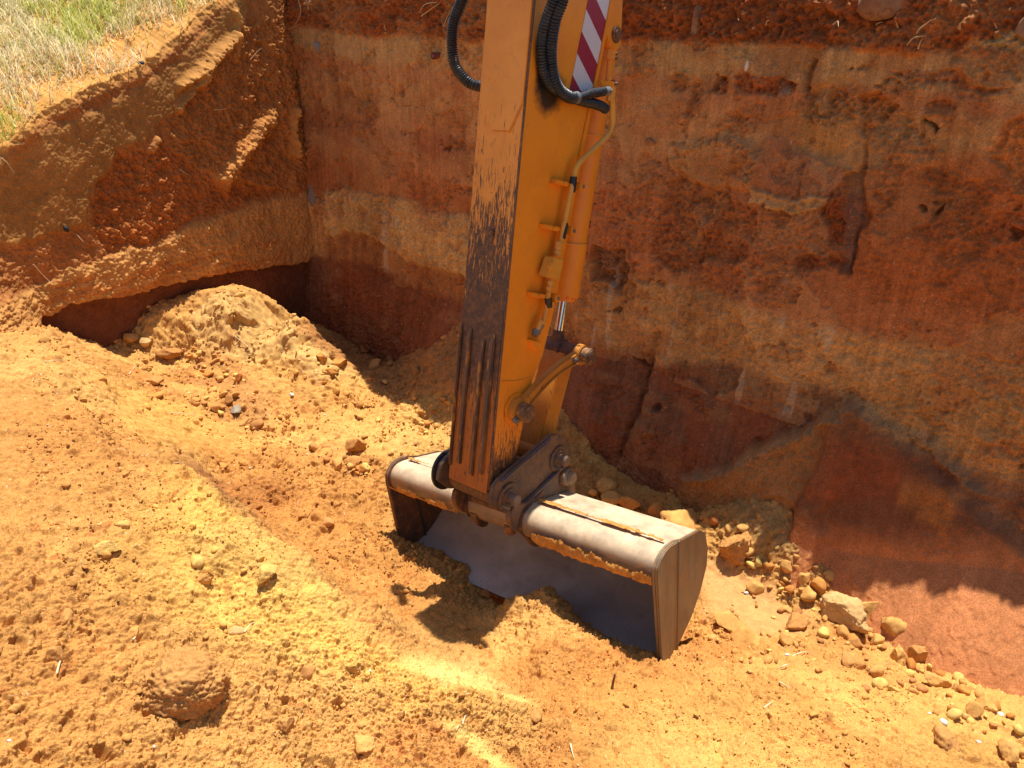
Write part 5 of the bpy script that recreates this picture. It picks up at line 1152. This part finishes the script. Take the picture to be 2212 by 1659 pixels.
# ================================================================== roots, straws and litter
mr, t_, b_ = newmat('dry_root', .8, .1); b_.inputs['Base Color'].default_value = (.52, .36, .20, 1); M['root'] = mr
mr2, t_, b_ = newmat('dry_straw', .7, .2); b_.inputs['Base Color'].default_value = (.70, .58, .36, 1); M['straw'] = mr2
def strand(name, pts, r0, mat, label, cat, group, out=.0, on='wall'):
    P_ = []
    for k, p in enumerate(pts):
        if on == 'wall': w_ = wall_point(*p); w_[:2] += WN*(.012+out*k/(len(pts)-1))
        elif on == 'left': w_ = lwall_point(*p); w_[:2] += LN*(.015+out*k/(len(pts)-1))
        else: w_ = hit(*p); w_[2] += .012+out*(k % 2)
        P_.append(tuple(w_))
    pb = PB(); o0 = Vector(P_[0]); n_ = len(P_)
    tot = sum((Vector(P_[i+1])-Vector(P_[i])).length for i in range(n_-1))
    pb.tube([Vector(p)-o0 for p in P_], lambda L_: max(r0*(1-.75*L_/max(tot, .01)), .0008), 6, step=.02)
    o = pb.done(name, mat); o.location = o0; return tag(o, label, cat, group)
RT = [([z7(1280,130),z7(1300,122),z7(1330,115)],'short pale root near the middle of the topsoil band'), ([z7(1510,175),z7(1530,150),z7(1600,105)],'long pale root pointing up right of the middle of the topsoil'),
 ([z7(1725,150),z7(1745,125),z7(1775,110)],'forked pale root, upper prong, right part of the topsoil'), ([z7(1735,155),z7(1750,130),z7(1762,118)],'forked pale root, lower prong, right part of the topsoil'),
 ([z7(1065,130),z7(1090,110),z7(1115,140)],'bent pale root right of the striped sign'), ([z7(730,130),z7(745,112),z7(760,105)],'small pale root just right of the arm in the topsoil'), ([z7(590,97),z7(612,105)],'tiny pale root close to the arm in the topsoil'),
 ([z7(670,148),z7(690,142)],'tiny level root under the small pale root'), ([z7(1980,50),z7(2002,38)],'short root high at the right end of the topsoil'), ([z7(1920,155),z7(1925,120)],'short upright root right of the forked root'),
 ([z7(1460,240),z7(1500,200),z7(1560,190)],'thin dark root hanging below the long pale root'), ([z7(1400,150),z7(1412,110)],'thin upright root left of the long pale root'), ([z7(1520,260),z7(1535,225),z7(1550,205)],'thin root hanging below the topsoil on the right'),
 ([z5(1345,140),z5(1400,150),z5(1480,120)],'long thin root crossing the wall near the pit corner'), ([z5(1455,0),z5(1475,60),z5(1470,125)],'root hanging from the edge above the pit corner'), ([z5(1505,0),z5(1525,45)],'short root hanging right of the pit corner'),
 ([z5(1825,215),z5(1850,190),z5(1865,168)],'small pale root left of the arm in the back wall'), ([z5(1918,150),z5(1925,122)],'tiny pale root left of the arm in the back wall'), ([z5(2060,60),z5(2120,20),z5(2190,10)],'pale root at the top of the wall left of the hose'), ([z5(2080,80),z5(2140,45),z5(2200,15)],'pale root just below the top left of the hose'), ([z1(120,245),z1(130,160),z1(210,100)],'curly root beside the left hose'), ([z1(505,325),z1(515,270)],'tiny root between left hose and stick')]
for i, (pts, lab) in enumerate(RT): strand('root', pts, .0055, M['root'], lab, 'root', 'roots sticking out of the cut soil', .04)
RL = [([z5(20,770),z5(50,810),z5(85,870)],'pale root dangling at the left edge below the grass'), ([z5(180,1325),z5(220,1380),z5(255,1425)],'thin pale root low on the left wall'), ([z5(405,1175),z5(425,1210)],'tiny pale root in the middle of the left wall'), ([z5(1110,550),z5(1145,545),z5(1180,535)],'short root right of the bright ledge on the left wall'), ([z5(930,850),z5(960,878)],'small root below the bright ledge on the left wall'), ([z5(1300,300),z5(1325,255),z5(1345,240)],'thin root right of the upper bright ledge on the left wall')]
for i, (pts, lab) in enumerate(RL): strand('root', pts, .005, M['root'], lab, 'root', 'roots sticking out of the cut soil', .04, 'left')
SG = [([r3(730,955),r3(790,940),r3(850,930)],'pale straw beside the white chips below the scraped floor'), ([r3(650,1030),r3(690,1020),r3(715,1005)],'pale straw left below the white chips'), ([r3(650,1120),r3(700,1160),r3(725,1165)],'forked straw on the bare soil right of the bucket'), ([r3(550,1285),r3(610,1250)],'thin straw on the bare soil at the right'), ([z6(650,440),z6(680,410),z6(700,385)],'curled white strand on the slope below the mound'), ([z6(230,378),z6(290,378),z6(340,372)],'long pale straw on the far left slope'),
 ([r1(290,1195),r1(310,1150),r1(325,1120)],'pale straw below the overhanging clod on the left'), ([r1(670,1025),r1(700,1010)],'tiny straw above the big foreground boulder'), ([r1(1230,985),r1(1260,960),r1(1280,935)],'pale straw right of the pale round clod'), ([r2(410,1335),r2(425,1300),r2(435,1270)],'thick white straw at the bottom left of the middle'), ([r2(360,1380),r2(390,1355)],'short straw by the thick white straw'), ([r2(1190,1480),r2(1200,1540),r2(1215,1580)],'thin straw upright at the bottom middle'), ([r2(1345,555),r2(1370,545),r2(1392,535)],'pale straw at the bucket mouth'), ([z6(860,635),z6(950,645),z6(1010,660)],'long pale straw on the smooth track'), ([z6(1170,240),z6(1240,300),z6(1300,355)],'thin twig on the slumped mound'), ([z6(870,885),z6(930,893)],'small straw in the shade of the slumped mound')]
for i, (pts, lab) in enumerate(SG): strand('straw', pts, .004, M['straw'], lab, 'straw', 'dry straws on the soil', .012, 'ground')
# dark splinter standing in the soil below the bucket
p0 = hit(1322, 1484); pk = PB(); pk.tube([Vector((0, 0, -.02)), Vector((.004, .0, .035)), Vector((.012, .01, .075))], lambda L_: .0075-.03*L_, 7, step=.01)
o = pk.done('splinter', M['brown']); o.location = p0; tag(o, 'dark wooden splinter standing upright in the sunlit soil below the bucket', 'splinter')
# cut pipe end in the back wall
mp_, t_, b_ = newmat('clay_pipe', .5, .3); b_.inputs['Base Color'].default_value = (.22, .07, .06, 1)
wp = wall_point(*z1(40, 520)); b = PB(); P_ = []
for r_a, r_b, l0, l1 in ((.030, .030, -.03, .035),): b.tube([Vector((WN[0]*l0, WN[1]*l0, 0)), Vector((WN[0]*l1, WN[1]*l1, .0))], .027, 20, cap=False); b.tube([Vector((WN[0]*l1, WN[1]*l1, 0)), Vector((WN[0]*l0, WN[1]*l0, .0))], .018, 20, cap=True)
o = b.done('pipe_stub', mp_); o.location = wp; tag(o, 'small dark red pipe end sticking out of the back wall left of the hose', 'pipe')
# scraps in the walls
mw, t_, b_ = newmat('grey_scrap', .7, .2); b_.inputs['Base Color'].default_value = (.24, .19, .155, 1)
mk, t_, b_ = newmat('black_scrap', .5, .3); b_.inputs['Base Color'].default_value = (.02, .022, .028, 1)
def scrap(name, p, r, mat, lab, cat, seed, asp=(1, .6, 1.2)):
    v, f = rock_shape(seed, 3, 6, .3, .1); o = link(name, tri_mesh(name, v*np.array(asp)*r, f, mat)); o.location = p; tag(o, lab, cat)
scrap('plastic_scrap', lwall_point(*z5(345, 1145))+np.array([.02, -.02, 0]), .03, mk, 'black plastic scrap sticking out of the left wall', 'plastic scrap', 31, (.7, .7, .9))
scrap('plastic_scrap', lwall_point(*z5(755, 328))+np.array([.03, -.02, .02]), .03, mk, 'black scrap at the grassy edge above the left wall', 'plastic scrap', 32, (1.3, .7, .5))
scrap('pale_stone', wall_point(*z5(1402, 185)), .055, mw, 'pale grey stone in the wall just left of the pit corner', 'stone', 33, (.9, .6, 1.4))
scrap('pale_stone', wall_point(*z5(1565, 232)), .05, mw, 'small grey stone at the top of the pit corner', 'stone', 34)
scrap('pale_stone', wall_point(*z5(1565, 995)), .10, mw, 'grey streaked stone where the pale layer meets the pit corner', 'stone', 35, (.7, .5, 1.6))
scrap('pale_stone', wall_point(*z7(648, 345)), .018, M['chip'], 'white splinter in the back wall right of the arm', 'stone', 36, (.8, .4, 1.8))
mst = metal_mat('wall_stone', (.24, .10, .045), (.32, .17, .09), (.17, .06, .025), .85, 0, 8)
scrap('wall_stone', wall_point(*z7(1330, 30)), .12, mst, 'big rounded stone at the top edge of the back wall', 'stone', 37, (1.6, .6, .9))
scrap('wall_stone', wall_point(*z7(2128, 148)), .07, mst, 'rounded stone in the topsoil at the far right', 'stone', 38, (1.2, .6, .8))
scrap('wall_stone', wall_point(*z7(840, 492)), .05, mst, 'small stone in the hollow right of the arm', 'stone', 39, (1.4, .7, .8))
scrap('wall_stone', wall_point(*z7(238, 735)), .045, mst, 'small stone in the notch close to the arm', 'stone', 40, (1.2, .7, .8))
scrap('wall_stone', wall_point(*z7(390, 130)), .07, mst, 'upright stone in the topsoil right of the arm', 'stone', 41, (.7, .5, 1.7))
SC.cycles.use_adaptive_sampling = True
